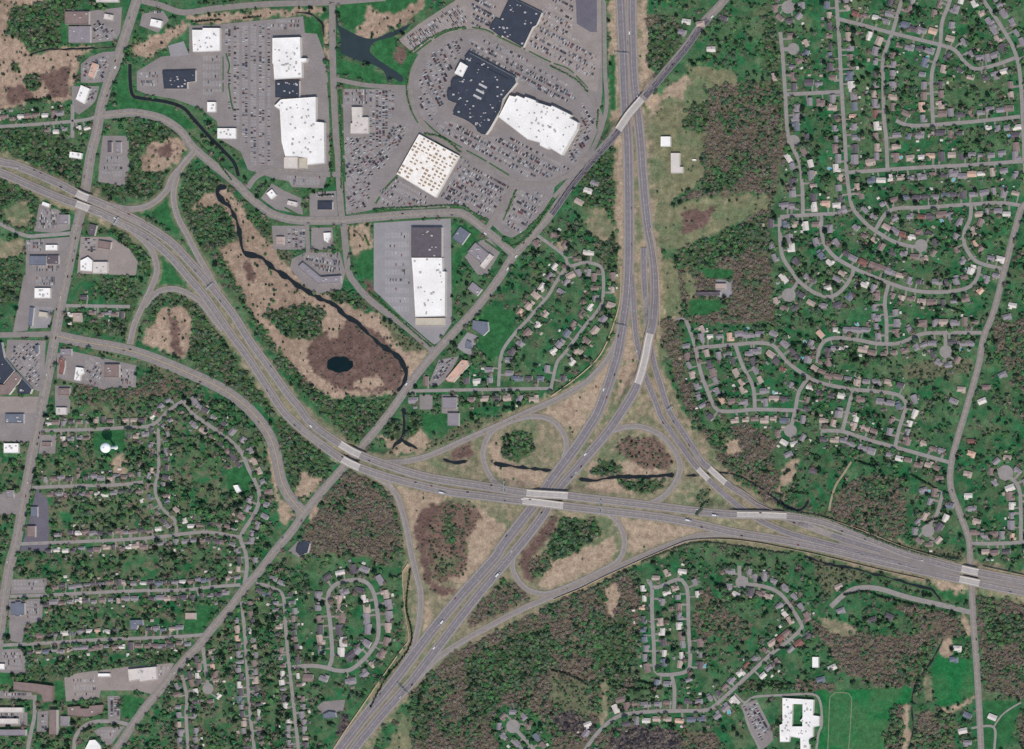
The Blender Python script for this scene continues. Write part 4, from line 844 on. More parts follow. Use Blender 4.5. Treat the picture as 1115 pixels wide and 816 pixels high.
g2 = (GC[1:-1, 1:-1] * 4 + GC[:-2, 1:-1] * 2 + GC[2:, 1:-1] * 2 + GC[1:-1, :-2] * 2 + GC[1:-1, 2:] * 2) / 12
GC[1:-1, 1:-1] = g2
GC = np.clip(GC * (0.9 + 0.2 * n4), 0.004, 0.8)

V = np.stack([(PXg - CX) * S, (CY - PYg) * S, TERR], -1).reshape(-1, 3)
idx = np.arange(NY * NX).reshape(NY, NX)
F = np.stack([idx[1:, :-1], idx[1:, 1:], idx[:-1, 1:], idx[:-1, :-1]], -1).reshape(-1, 4)
me = mesh_np('ground', V, F, [M['ground']], tint=GC.reshape(-1, 3), smooth=True)
link('ground', me, kind='structure')
# the country beyond the surveyed sheet
b = MB()
xa, xb, ya, yb = X(GX0) + 3, X(gx[-1]) - 3, Y(gy[-1]) + 3, Y(GY0) - 3
R0 = 9000.0
for (x0, x1, y0, y1) in ((-R0, R0, yb, R0), (-R0, R0, -R0, ya), (-R0, xa, ya, yb), (xb, R0, ya, yb)):
    b.poly([(x0, y0, -1.0), (x1, y0, -1.0), (x1, y1, -1.0), (x0, y1, -1.0)])
M['far'] = mat('far_land', lin(84, 98, 66), 1.0, 0.4, 0.02, 0.05, scale2=0.1)
link('terrain', b.mesh('terrain', [M['far']]), kind='structure')


def offsets(pl, d):
    """left/right points of a pixel polyline at distance d (pixels); +d is to the right in the picture when walking along"""
    out = []
    n = len(pl)
    for i in range(n):
        a = pl[max(0, i - 1)]; c = pl[min(n - 1, i + 1)]
        if i == 0 and pl[0] == pl[-1]: a = pl[-2]
        if i == n - 1 and pl[0] == pl[-1]: c = pl[1]
        dx, dy = c[0] - a[0], c[1] - a[1]
        L = math.hypot(dx, dy) or 1
        out.append((pl[i][0] - dy / L * d, pl[i][1] + dx / L * d))
    return out


def ribbon(b, pl, w, zfun, mi=0, off=0.0, i0=0, i1=None):
    l, r = offsets(pl, off - w / 2), offsets(pl, off + w / 2)
    i1 = len(pl) if i1 is None else i1
    base = len(b.v)
    for i in range(i0, i1):
        for p in (l[i], r[i]):
            b.v.append((X(p[0]), Y(p[1]), zfun(i, p)))
    for i in range(i1 - i0 - 1):
        q = base + 2 * i
        b.f.append((q, q + 1, q + 3, q + 2)); b.m.append(mi)
    return b


BASE = {'worn': 0.15, 'merge': 0.66, 'street_lane': 0.16, 'path': 0.16, 'dirt': 0.14, 'st': 0.22, 'ave': 0.42, 'ramp': 0.62, 'hw': 0.85}
KMAT = {'worn': 'worn_path', 'merge': 'asphalt_grey', 'street_lane': 'street', 'path': 'path', 'dirt': 'dirt', 'st': 'street', 'ave': 'avenue', 'ramp': 'shoulder', 'hw': 'shoulder'}
KNAME = {'worn': 'path', 'merge': 'highway_road', 'street_lane': 'lane', 'path': 'path', 'dirt': 'dirt_path', 'st': 'street', 'ave': 'road', 'ramp': 'ramp_road', 'hw': 'highway_road'}
ri = 0
for rid, r in ROADS.items():
    ri += 1
    base = BASE[r['kind']] + ri * 0.004
    pl, rz = r['pl'], r['z']
    def zf(i, p, up=0.0, rz=rz, base=base, r=r):
        if r['span'][i]: return rz[i] + base + up
        return max(rz[i], terr(*p)) + base + up
    r['zf'] = zf
    w = r['w']
    b = MB()
    ribbon(b, pl, w, zf, 0)
    mats = [M[KMAT[r['kind']]]]
    for c in ('cul', 'cul2'):
        if c in r:
            cx, cy, cr = r[c]
            b.poly([(X(cx) + cr * S * math.cos(t * 0.262), Y(cy) + cr * S * math.sin(t * 0.262), base + 0.16) for t in range(24)])
    road_o = link(KNAME[r['kind']], b.mesh(rid, mats), kind='structure')
    if r['kind'] in ('hw', 'ramp') or rid in ('diagonal', 'west_avenue', 'east_avenue', 'arc_road', 'parkway'):
        b = MB()
        lane_w = w * {'hw': 0.72, 'ramp': 0.62, 'ave': 0.80}[r['kind']]
        if rid == 'parkway':
            ribbon(b, pl, w * 0.38, lambda i, p: zf(i, p, 0.05), 0, off=-w * 0.25); ribbon(b, pl, w * 0.38, lambda i, p: zf(i, p, 0.05), 0, off=w * 0.25)
            ribbon(b, pl, 0.9, lambda i, p: zf(i, p, 0.08), 1)
            link('road_surface', b.mesh('lanes', [M['avenue'], M['dirt']]), parent=road_o, kind='structure')
        else:
            ribbon(b, pl, lane_w, lambda i, p: zf(i, p, 0.05), 0)
            if rid == 'diagonal':
                lm = [M['newroad'] if False else M['avenue']]
            if r['kind'] == 'hw':
                for o_ in ([-0.34, 0.34] if w > 8 else [-0.22, 0.22]):
                    ribbon(b, pl, w * 0.07, lambda i, p: zf(i, p, 0.075), 1, off=o_ * lane_w)
                ribbon(b, pl, w * 0.05, lambda i, p: zf(i, p, 0.075), 2, off=-0.17 * lane_w)
            else:
                ribbon(b, pl, w * 0.05, lambda i, p: zf(i, p, 0.075), 2, off=0.15 * lane_w)
            link('road_surface', b.mesh('lanes', [(M['asphalt_grey'] if rid in ('wb', 'eb') else M['asphalt']) if r['kind'] == 'hw' else M['avenue'], M['track'], M['pale_track']]), parent=road_o, kind='structure')
        # painted lines
        b = MB()
        zl = lambda i, p: zf(i, p, 0.10)
        if r['kind'] in ('hw', 'ramp'):
            ribbon(b, pl, 0.08, zl, 0, off=lane_w / 2 - 0.1)
            ribbon(b, pl, 0.08, zl, 1, off=-lane_w / 2 + 0.1)
            dash = [-lane_w / 6, lane_w / 6] if w > 8 else ([0.0] if r['kind'] == 'hw' else [])
        else:
            ribbon(b, pl, 0.18, zl, 1)
            dash = [-lane_w / 4, lane_w / 4]
        dense = smooth(pl[::2] if len(pl) > 6 else pl, 1.0)
        for o in dash:
            op = offsets(pl, o)
            for i in range(0, len(pl) - 1, 2):
                a, c = op[i], op[i + 1]
                dx, dy = c[0] - a[0], c[1] - a[1]; L = math.hypot(dx, dy) or 1
                nx, ny = -dy / L * 0.035, dx / L * 0.035
                m = (a[0] + dx * 0.7, a[1] + dy * 0.7)
                za, zc = zl(i, a), zl(i, a) * 0.3 + zl(i + 1, c) * 0.7
                b.poly([(X(a[0] - nx), Y(a[1] - ny), za), (X(m[0] - nx), Y(m[1] - ny), zc), (X(m[0] + nx), Y(m[1] + ny), zc), (X(a[0] + nx), Y(a[1] + ny), za)][::1], 0)
        link('road_markings', b.mesh('paint', [M['paint'], M['ypaint']]), parent=road_o, kind='structure')

# a newly surfaced length of the diagonal road
r = ROADS['diagonal']
b = MB()
i0 = next(i for i, p in enumerate(r['pl']) if p[1] > 20)
i1 = next(i for i, p in enumerate(r['pl']) if p[1] > 235)
sp = [i for i in range(i0, i1) if r['span'][i]]
ribbon(b, r['pl'], r['w'] * 0.66, lambda i, p: r['zf'](i, p, 0.075), 0, off=-0.8, i0=i0, i1=sp[0])
ribbon(b, r['pl'], r['w'] * 0.66, lambda i, p: r['zf'](i, p, 0.075), 0, off=-0.8, i0=sp[-1], i1=i1)
link('road_surface', b.mesh('fresh', [M['newroad']]), kind='structure')

# ---------------------------------------------------------------- bridges
BR = {('wb', 0): ('pale concrete bridge carrying the northern carriageway over the western avenue'), ('eb', 0): 'pale concrete bridge carrying the southern carriageway over the western avenue',
      ('wb', 1): 'pale northern bridge of the pair over the diagonal road', ('eb', 1): 'pale southern bridge of the pair over the diagonal road',
      ('wb', 2): 'long northern bridge at the centre of the interchange', ('eb', 2): 'long southern bridge at the centre of the interchange',
      ('wb', 3): 'skewed concrete bridge where the merging roadways pass below, east of the interchange', ('wb', 4): 'northern half of the bridge over the eastern avenue', ('eb', 3): 'southern half of the bridge over the eastern avenue',
      ('nb_s', 0): 'long curved pale flyover above the two freeway roadways', ('sb_e', 0): 'western of two short bridges over the ditch beside the east loop', ('wb_n', 0): 'eastern of two short bridges over the ditch beside the east loop',
      ('diagonal', 0): 'pale bridge carrying the diagonal road over the freeway'}
for (rid, k), lab in BR.items():
    r = ROADS[rid]
    s0, half, H = r['spans'][k]
    ii = [i for i, s in enumerate(r['s']) if abs(s - s0) <= half + 0.5]
    i0, i1 = ii[0], ii[-1] + 1
    root = link('bridge', None, loc=(X(r['pl'][ii[len(ii) // 2]][0]), Y(r['pl'][ii[len(ii) // 2]][1]), 0), label=lab, cat='bridge', group='concrete highway bridges')
    ox, oy = root.location.x, root.location.y
    def place(b):
        b.v = [(v[0] - ox, v[1] - oy, v[2]) for v in b.v]; return b
    w = r['w'] * (0.70 if rid == 'nb_s' or (rid, k) == ('wb', 3) else 0.86)
    top = lambda i, p: r['zf'](i, p, 0.16)
    b = MB(); ribbon(b, r['pl'], w, top, 0, i0=i0, i1=i1)
    ribbon(b, r['pl'], w * 0.62, lambda i, p: top(i, p) + 0.04, 1, i0=i0, i1=i1)
    l, rr = offsets(r['pl'], -w / 2), offsets(r['pl'], w / 2)
    for side in (l, rr):
        for i in range(i0, i1 - 1):
            a, c = side[i], side[i + 1]
            za, zc = top(i, a), top(i + 1, c)
            q = [(X(a[0]), Y(a[1]), za - 1.6), (X(c[0]), Y(c[1]), zc - 1.6), (X(c[0]), Y(c[1]), zc), (X(a[0]), Y(a[1]), za)]
            b.poly(q)
    ribbon(b, r['pl'], w, lambda i, p: top(i, p) - 1.6, 0, i0=i0, i1=i1)
    link('deck', place(b).mesh('deck', [M['concrete'], M['deck_lane']]), parent=root)
    for sgn in (-1, 1):
        b = MB()
        ps = offsets(r['pl'], sgn * (w / 2 - 0.15))
        for i in range(i0, i1 - 1):
            a, c = ps[i], ps[i + 1]
            L = math.hypot(c[0] - a[0], c[1] - a[1]) * S
            z = (top(i, a) + top(i + 1, c)) / 2
            b.box(X((a[0] + c[0]) / 2), Y((a[1] + c[1]) / 2), z - 0.2, z + 1.1, L + 0.3, 0.45, math.atan2(Y(c[1]) - Y(a[1]), X(c[0]) - X(a[0])))
        link('parapet', place(b).mesh('parapet', [M['concrete']]), parent=root)
    np_ = 1 if half < 20 else 2
    for q in range(np_):
        i = int(i0 + (i1 - i0) * (q + 1) / (np_ + 1))
        a, c = r['pl'][max(0, i - 1)], r['pl'][i + 1]
        ang = math.atan2(Y(c[1]) - Y(a[1]), X(c[0]) - X(a[0]))
        b = MB(); b.box(X(r['pl'][i][0]), Y(r['pl'][i][1]), 0.0, top(i, r['pl'][i]) - 1.6, 1.2, w * S * 0.9, ang)
        link('pier', place(b).mesh('pier', [M['concrete']]), parent=root)

# ---------------------------------------------------------------- water
b = MB(); b.flat([P(p) for p in smooth(WATER[0][2], 3, True)], 0.22)
link('pond_water', b.mesh('pond', [M['water']]), kind='structure')
b = MB(); b.flat([P(p) for p in POND2], 0.22)
link('pond_water', b.mesh('pond2', [M['pondwater']]), kind='structure')
for si, (nm, w, pts) in enumerate(STREAMS):
    pl = smooth(pts, 3)
    b = MB()
    ws = [w * (0.25 + 1.45 * float(vnoise(np.array([p[0]]), np.array([p[1]]), 6, 77 + si)[0])) for p in pl]
    if nm != 'canal': ws[0] = ws[-1] = w * 0.25; pl = [(p[0] + 1.6 * (float(vnoise(np.array([p[0]]), np.array([p[1]]), 5, 177)[0]) - .5), p[1] + 1.6 * (float(vnoise(np.array([p[0]]), np.array([p[1]]), 5, 178)[0]) - .5)) for p in pl]
    if nm == 'canal': ws = [w] * len(pl)
    l = [offsets(pl, -ws[i] / 2)[i] for i in range(len(pl))]; rr = [offsets(pl, ws[i] / 2)[i] for i in range(len(pl))]
    for i in range(len(pl) - 1):
        b.poly([(X(q[0]), Y(q[1]), terr(*q) + 0.16 + si * 0.003) for q in (l[i], rr[i], rr[i + 1], l[i + 1])])
    link(nm + '_water', b.mesh(nm, [M['darkwater']]), kind='structure')
b = MB()
b.poly([(X(242.5) + 4.5 * S * math.cos(t * 0.5236), Y(204) + 3 * S * math.sin(t * 0.5236), 0.30) for t in range(12)])
link('creek_water', b.mesh('creek_pool', [M['darkwater']]), kind='structure')

# ---------------------------------------------------------------- parking lots
for li, (mk, lname, poly, blocks) in enumerate(LOTS):
    b = MB(); b.flat([P(p) for p in poly], 0.17 + li * 0.004)
    link('car_park_pavement', b.mesh('pavement', [M[mk]]), kind='structure')
# grass strips between lots
ISL = [([(449, 60), (470, 44), (488, 34), (508, 31)], 2.2), ([(514, 30), (530, 33), (545, 41), (572, 54)], 1.8), ([(576, 56), (600, 68), (620, 76), (640, 96)], 1.6), ([(462, 132), (478, 146), (503, 161)], 1.6), ([(452, 60), (446, 78), (443, 95), (446, 116), (455, 134)], 1.6),
       ([(508, 164), (530, 176), (556, 192)], 1.6), ([(474, 154), (503, 172)], 1.8), ([(406, 230), (430, 230), (470, 228), (500, 226), (512, 232), (530, 240)], 2.6), ([(434, 190), (420, 205), (409, 222)], 2.2), ([(556, 262), (575, 250), (592, 232), (604, 214)], 3.2),
       ([(246, 58), (250, 72), (248, 80)], 1.8), ([(249, 92), (252, 112), (256, 126)], 1.8), ([(243, 62), (243, 100)], 1.2), ([(357, 90), (361, 130), (362, 150)], 2.5), ([(361, 158), (363, 178), (362, 203)], 4.0), ([(372, 90), (373, 130), (374, 160), (376, 200)], 2.0),
       ([(405, 232), (450, 231), (490, 229)], 1.6), ([(407, 241), (450, 238.6), (490, 237)], 1.6), ([(402, 318), (418, 332), (432, 344)], 3.0), ([(438, 350), (455, 366), (470, 376), (480, 372), (494, 352)], 2.6), ([(546, 262), (556, 270), (575, 256)], 3.0), ([(548, 240), (558, 218)], 1.6),
       ([(528, 262), (545, 274), (552, 282), (538, 299)], 2.4), ([(335, 213), (336, 234)], 3.0), ([(310, 226), (328, 236)], 2.0), ([(338, 245), (362, 245), (368, 258), (370, 270)], 2.6), ([(298, 243), (330, 244)], 2.0), ([(106, 187), (104, 198)], 3.0), ([(88, 92), (112, 91)], 2.2), ([(110, 98), (104, 112), (88, 126)], 2.4), ([(154, 16), (160, 7), (176, 12)], 2.2)]
b = MB()
for pl, w in ISL:
    pl = smooth(pl, 3)
    for i_ in range(0, len(pl) - 1, 9):
        ribbon(b, pl, w * 0.95, lambda i, p: terr(*p) + 0.42, 0, i0=i_, i1=min(len(pl), i_ + 9))
M['grass_strip'] = mat('grass_strip', lin(62, 92, 58), 1.0, 0.3, 0.2, 0.05, scale2=0.6)
link('grass_strips', b.mesh('grass_strips', [M['grass_strip']]), kind='structure')
# ---------------------------------------------------------------- large buildings
def rect(cx, cy, w, h, deg=0):
    c, s = math.cos(math.radians(deg)), math.sin(math.radians(deg))
    return [(cx + c * x - s * y, cy + s * x + c * y) for x, y in ((-w / 2, -h / 2), (w / 2, -h / 2), (w / 2, h / 2), (-w / 2, h / 2))]
def bx(x0, y0, x1, y1): return [(x0, y0), (x1, y0), (x1, y1), (x0, y1)]


def inset(ring, d):
    n = len(ring)
    A = sum(ring[i][0] * ring[(i + 1) % n][1] - ring[(i + 1) % n][0] * ring[i][1] for i in range(n))
    s = 1 if A > 0 else -1
    out = []
    for i in range(n):
        p, q, r = ring[i - 1], ring[i], ring[(i + 1) % n]
        a = Vector((q[0] - p[0], q[1] - p[1])).normalized(); c = Vector((r[0] - q[0], r[1] - q[1])).normalized()
        na, nc = Vector((-a.y, a.x)) * s, Vector((-c.y, c.x)) * s
        m = (na + nc)
        m = m / max(0.35, m.dot(na)) if m.length > 1e-3 else na
        out.append((q[0] + m.x * d, q[1] + m.y * d))
    return out


_u = MB()
_u.box(0, 0, 0, 1.4, 2.6, 2.2); _u.box(0, 0, 1.4, 1.7, 2.9, 2.5); _u.tube((0.4, 0, 1.7), (0.4, 0, 2.0), 0.7, 0.7, 8)
UNIT = _u.mesh('roof_unit', [M['unit']])
BFOOT = []


def building(label, polypx, h, roof, wall='wall', name='commercial_building', cat='building', units=4, hole=None, seed=None, uscale=1.0):
    shift = h * LEAN                                   # the roof is seen pushed west of its footprint
    ring = [(X(p[0]) + shift, Y(p[1])) for p in polypx]
    A = sum(ring[i][0] * ring[(i + 1) % len(ring)][1] - ring[(i + 1) % len(ring)][0] * ring[i][1] for i in range(len(ring)))
    if A < 0: ring.reverse()
    cx = sum(p[0] for p in ring) / len(ring); cy = sum(p[1] for p in ring) / len(ring)
    BFOOT.append([(p[0] / S + CX, CY - p[1] / S) for p in ring])
    block_poly([(p[0] / S + CX, CY - p[1] / S) for p in inset(ring, -2.0)])
    ring = [(p[0] - cx, p[1] - cy) for p in ring]
    root = link(name, None, loc=(cx, cy, 0), label=label, cat=cat)
    inn = inset(ring, 0.5)
    b = MB(); b.wall(ring, 0, h + 0.9); hr = []
    if hole:
        hr = [(X(p[0]) + shift - cx, Y(p[1]) - cy) for p in hole]
        b.wall(hr, 0, h, flip=True)
    link('wall', b.mesh('wall', [M[wall]]), parent=root)
    b = MB(); b.flat(inn, h, 0, [hr] if hole else [])
    b.wall(inn, h, h + 0.9, 0, flip=True)
    for i in range(len(ring)):
        j = (i + 1) % len(ring)
        b.poly([(*ring[i], h + 0.9), (*ring[j], h + 0.9), (*inn[j], h + 0.9), (*inn[i], h + 0.9)], 0)
    link('roof', b.mesh('roof', [ROOF[roof]]), parent=root)
    r = random.Random(label)
    xs = [p[0] for p in inn]; ys = [p[1] for p in inn]
    k = t = 0
    units = int(units * (1.5 if roof in ('white', 'navy') else 1))
    while k < units and t < units * 20:
        t += 1
        x, y = r.uniform(min(xs), max(xs)), r.uniform(min(ys), max(ys))
        if not pip(x, y, inset(ring, 3.5)) or (hole and pip(x, y, hr)): continue
        o = bpy.data.objects.new('roof_unit', UNIT); COL.objects.link(o); o.parent = root
        o.location = (x, y, h + 0.02); s = r.uniform(0.45, 1.4) * uscale; o.scale = (s, s, 1.0); k += 1
    return root


B = building
B('white flat-roofed store at the north-west edge of the western store lot', [(209.5, 33), (221, 33), (221, 31), (239.5, 31), (239.5, 56), (210.5, 57)], 7, 'white', units=9)
B('tall white flat-roofed store, upper of the pair along the store avenue', [(297, 42), (327, 41), (327.5, 64), (334, 64), (334, 68), (328.5, 68.5), (329, 85), (299, 87), (298, 70), (297, 70)], 9, 'white', units=16)
B('navy-roofed store between the two long white stores', bx(300, 88.5, 326, 106.5), 6.5, 'navy', units=8)
B('largest white-roofed store, south of the navy roof', [(299, 116), (306, 109), (308, 108.5), (344, 106), (344, 133), (353, 134), (353.5, 178), (335, 180), (335, 173), (324, 171), (311, 171), (307, 155), (305, 120)], 9, 'white', units=22)
B('ribbed grey garden centre at the foot of the largest white store', bx(309.5, 171.5, 324, 184), 5, 'pale', units=0, name='garden_centre')
B('yellowish plant yard shelter beside the ribbed garden centre', bx(326, 172.5, 334.5, 184), 4, 'beige', units=0, name='garden_shelter')
B('navy-roofed store with a notch, west of the canal lot', [(177, 78), (213, 77), (213, 89), (204, 90), (204, 97), (179, 97)], 6, 'navy', units=8)
B('small white square building in the western store lot', bx(226, 111.5, 235, 122.5), 5, 'white', units=2)
B('white restaurant building beside the canal', bx(237, 140, 257, 151.5), 5, 'white', units=4)
B('L-shaped pale dealership roof in the dealer lot', [(383, 117), (394, 117), (394, 128), (401, 128), (401, 146), (382, 146), (382, 135), (384, 134)], 6, 'pale', units=5)
B('mall building with a huge navy roof and round lobes on its west side', [(510.5, 58), (561, 85), (562, 91), (547.5, 108.5), (545, 120), (533, 141), (528.7, 147), (524, 146), (520, 143), (517.6, 138), (511, 133), (504.5, 129.6), (493, 125), (499, 113), (493, 111.5), (488, 109), (486.5, 104), (488, 99), (492, 98), (490.5, 93), (493, 88), (498, 85.5), (504, 84.5), (509, 74), (505.7, 65)], 11, 'navy', units=34)
B('small white roof on the north-west flank of the navy mall roof', [(501.5, 68), (509.5, 72.5), (503.5, 84.5), (495, 80.5)], 12.5, 'white', units=1)
B('mall anchor store with a large white stepped roof', [(555, 104.5), (561, 106), (563, 104.5), (571, 108), (572, 106), (583, 110), (584, 112), (600, 117), (601, 115.5), (622, 126), (620, 129), (629, 134), (628, 141), (611.5, 169.5), (598, 161), (596, 163), (588, 159), (588, 156), (575, 152.5), (543, 128)], 12, 'white', units=30)
B('navy-roofed store at the northern corner of the mall grounds', [(556, -2), (590, 14.5), (584, 28), (580, 30), (569.5, 52), (547, 39), (546, 41), (532.5, 31), (540, 21), (544, 23), (549, 12)], 8, 'navy', units=14)
B('square white roof stained brown and crowded with machinery, south of the mall', [(456.5, 146.5), (500, 170), (474.5, 215.5), (432, 190)], 7, 'mottled', units=0)
B('dark grey north end of the long store by the pale lot', bx(448, 248, 481, 280.5), 8, 'dark', units=8)
B('long white roof of the store by the pale lot', [(448.5, 281), (481.5, 281), (482, 296), (485, 296), (484.5, 344.5), (452.5, 345.5), (450, 300)], 9.5, 'white', units=14)
B('beige canopy roof at the south end of the long white store', bx(452.5, 346.5, 484.5, 355), 5, 'beige', units=0)
B('grey office with a courtyard roof on the corner by the diagonal road', rect(521, 276, 20, 13, 40), 5.5, 'grey', units=6)
B('narrow white roof beside the grey courtyard office', rect(529.8, 284.5, 5, 17, 38), 5, 'pale', units=1)
B('grey gabled bank near the bend of the arc road', rect(502, 257, 13, 15, 35), 5, 'blue', units=1)
B('bent grey-brown store roof in the rail-side lot', [(329.5, 286), (349, 302), (371, 300.5), (371.5, 308), (347, 309.5), (324.5, 291)], 6.5, 'grey', units=6)
B('small white square drive-in standing diamond-wise in its dark lot', rect(295.8, 211.8, 7.5, 8, -38), 5, 'white', units=1)
B('small cream restaurant with a bright roof east of the diamond drive-in', rect(318, 222, 10, 5, 12), 5, 'pale', units=2)
B('navy hip-roofed bank beside the store avenue', bx(346, 220, 362, 228.5), 5, 'navy', units=0)
B('square tan restaurant in the lot south of the arc road', bx(301, 258, 309, 267), 5, 'tan', units=2)
B('small white building in the grassy corner lot of the arc road', [(352.5, 254), (360, 253.5), (360, 258), (357.5, 262), (357.5, 265), (353, 262)], 5, 'white', units=1)
_gr = MB(); _gr.box(0, 0, 0, 1.0, 3.4, 2.4); RUST = _gr.mesh('rusty_unit', [M['rust']])
_st = [o for o in COL.objects if o.get('label', '').startswith('square white roof stained')][0]
_q = random.Random(4)
_n = 0
for _i in range(10):
    for _j in range(12):
        if _q.random() < 0.28 or _n > 92: continue
        _n += 1
        f, g = (_i + 0.5) / 10, (_j + 0.5) / 12
        px_ = 456.5 + (500 - 456.5) * f + (432 - 456.5) * g; py_ = 146.5 + (170 - 146.5) * f + (189 - 146.5) * g
        o = bpy.data.objects.new('roof_unit', RUST); COL.objects.link(o); o.parent = _st
        o.location = (X(px_) + 7 * LEAN - _st.location.x, Y(py_) - _st.location.y, 7.02)
        o.rotation_euler = (0, 0, math.radians(-28)); o.scale = (_q.uniform(1.0, 1.75), _q.uniform(0.8, 1.7), 1)
# western strip
B('brown northern half of the hall west of the theatre lot', bx(71, 13, 97, 27), 6, 'brown', units=3)
B('grey southern half of the hall west of the theatre lot', bx(75, 29, 98.5, 47), 5.5, 'grey', units=4)
B('leaning white restaurant roof west of the avenue', [(88.5, 93), (97.8, 97), (92, 113.6), (82.8, 108.5)], 5, 'white', units=2)
B('fast food building with a white and red roof in its round lot', rect(101.5, 77, 7, 16, 20), 5, 'peach', units=3)
B('small pale building with a bright canopy near the top of the avenue', rect(118, 19, 9, 6, 10), 5, 'pale', units=1)
B('white diner east of the avenue near the top road', rect(170, 26, 12, 8, 12), 5, 'white', units=1)
B('long white roof at the top edge west of the avenue', bx(105, -4, 129, 3), 5, 'pale', units=3)
B('white shop above the expressway west of the avenue', rect(82.5, 169.5, 13, 6.5, 8), 5, 'white', units=2)
B('dark filling station canopy above the pale paved lot', bx(117.5, 155, 122, 166), 5, 'dark', units=0, name='station_canopy')
B('white-edged filling station shop beside the dark canopy', bx(126, 155, 132, 167), 4.5, 'grey', units=1)
B('flat grey shop with a white rim at the corner of the car yard', bx(64.5, 234, 75, 244.5), 5, 'grey', units=1)
B('white strip roof at the north end of the car yard', rect(50, 223, 8, 4, 20), 4.5, 'white', units=0)
B('small white shop roof in the workshop lot', bx(50, 267, 62.5, 273), 4.5, 'white', units=1)
B('lavender metal warehouse west of the avenue', bx(32.5, 279, 51, 289), 6, 'blue', units=0, name='warehouse')
B('dark flat annex of the lavender warehouse', bx(51.7, 278.5, 64, 287.5), 5, 'dark', units=2)
B('bright white shop between gravel yard and avenue', [(88, 284), (96, 280), (101, 284), (100.5, 296), (88, 295)], 6, 'white', units=2)
B('low pale grey hall attached to the bright white shop', bx(101.5, 285.5, 117, 298), 6, 'pale', units=4)
B('dark teal flat roof just south of the expressway bridge', [(97.5, 244), (105.7, 246), (103, 257), (96.5, 256)], 5, 'dark', units=1)
B('brown house-like office in the gravel yard', rect(114, 267, 14, 8, 8), 5, 'brown', units=0)
B('white and red roofed shop west of the avenue', bx(38, 314, 55, 325), 5, 'white', units=5)
B('narrow teal-grey roof beside the concrete forecourt', rect(34, 345, 4.5, 20, 6), 5, 'blue', units=0)
B('cream filling station canopy on the pale forecourt', rect(47, 343, 9, 6, 8), 5, 'beige', units=0, name='station_canopy')
B('blue-grey northern wing of the big western mall', [(-30, 372), (2, 373), (5, 390), (16, 404), (4, 418), (-30, 418)], 8, 'navy', units=12)
B('slanting brown middle wing of the big western mall', [(17, 405), (24, 412), (10, 430), (-30, 431), (-30, 419), (5, 419)], 7.5, 'brown', units=4)
B('navy triangular south wing of the big western mall', [(24.5, 412.5), (35, 424), (33, 429), (20, 429), (19, 425)], 7.5, 'navy', units=2)
B('narrow grey entrance roof in the western mall lot', bx(38.5, 376, 42.5, 385), 4.5, 'blue', units=0)
B('red-roofed restaurant beside the avenue', [(67, 389), (71, 393), (71, 399), (69, 408), (64.5, 407), (66, 398), (64, 393)], 5, 'red', units=1)
B('white square shop with rooftop boxes in the shop row lot', [(83, 400), (91, 401), (92, 406), (88, 409), (87.5, 415), (81, 414)], 5.5, 'white', units=4)
B('brown flat store with a dark north edge in the shop row lot', bx(114, 397, 130, 411), 6.5, 'brown', units=4)
B('small grey shop at the corner of parkway and avenue', bx(66, 380, 78, 387.5), 5, 'grey', units=1)
B('dark-edged brown shop south of the red restaurant', bx(64, 423, 76, 430.5), 5.5, 'brown', units=1)
B('cream flat roof at the south end of the avenue shops', bx(61.5, 444, 72.5, 452), 5, 'pale', units=2)
B('round-plan brown restaurant by the short parkway street', rect(84.5, 346, 9, 10, 0), 5, 'tan', units=2)
B('mottled grey station building at the west edge', bx(6, 451, 26, 461), 5, 'blue', units=6)
B('bright white square store west of the avenue, below the station', bx(4.5, 483, 20.5, 493.5), 5.5, 'white', units=3)
B('low brown canopy east of the avenue near the tower street', bx(46, 481.5, 56, 486), 4, 'brown', units=0, name='station_canopy')
B('steel-blue long shop below the short tower street', bx(34, 552, 41, 563), 5, 'blue', units=0)
B('reddish shop house in the dark avenue lot', bx(30, 573, 38.5, 585), 6, 'brown', units=0)
B('small grey shop west of the avenue by the store yard', bx(7, 534, 15, 542), 5, 'grey', units=1)
B('slate roof with notched edges in its own lot by the avenue', [(12, 657), (17, 657), (17, 655.5), (22, 655.5), (22, 657), (27, 657), (27, 669.5), (22, 669.5), (22, 671), (17, 671), (17, 669.5), (12, 669.5)], 5, 'blue', units=0)
B('blue-grey hall with a dark notch above the lowest western cross street', [(141.5, 675.5), (155, 675), (156, 681), (150, 681), (149, 686), (142, 686)], 6, 'blue', units=1)
B('grey and white warehouse at the head of the warehouse yard', [(139.7, 729), (170, 726), (171, 740), (153, 742.5), (152, 740), (141, 742)], 7, 'pale', units=5, name='warehouse')
B('narrow white shed in the middle of the warehouse yard', bx(107, 733.5, 120, 737), 4.5, 'white', units=0, name='shed')
B('long L-shaped brown lodge near the bottom left corner', [(15.3, 742), (40, 744.5), (57.4, 747), (57, 764), (47, 765), (46, 757), (38, 754), (15, 751)], 8.5, 'brown', wall='wall_brick', units=0)
B('brown stepped clinic roof between yard and church lane', [(73.5, 770), (87, 769), (88, 771.5), (97, 771.5), (98, 768.5), (112, 767.5), (111.5, 776), (96, 781), (74, 779)], 7, 'brown', wall='wall_brick', units=2)
B('tall brown block with a bright east wall beside the apartment lane', bx(54, 773, 62, 800), 10, 'brown', units=0)
B('white church with a stepped roof at the bottom edge', [(93, 816), (98, 806), (104, 805.5), (110, 812), (110, 824), (96, 826)], 8, 'white', units=0)
B('small grey shed-roofed wing east of the tall brown block', bx(66, 780, 75, 791), 5, 'grey', units=0)
B('upper white-edged apartment row at the left edge', bx(-12, 770.5, 25, 776), 7, 'pale', units=0, name='apartment_building')
B('middle white apartment row at the left edge', bx(-12, 782.5, 20, 788.5), 7, 'pale', units=0, name='apartment_building')
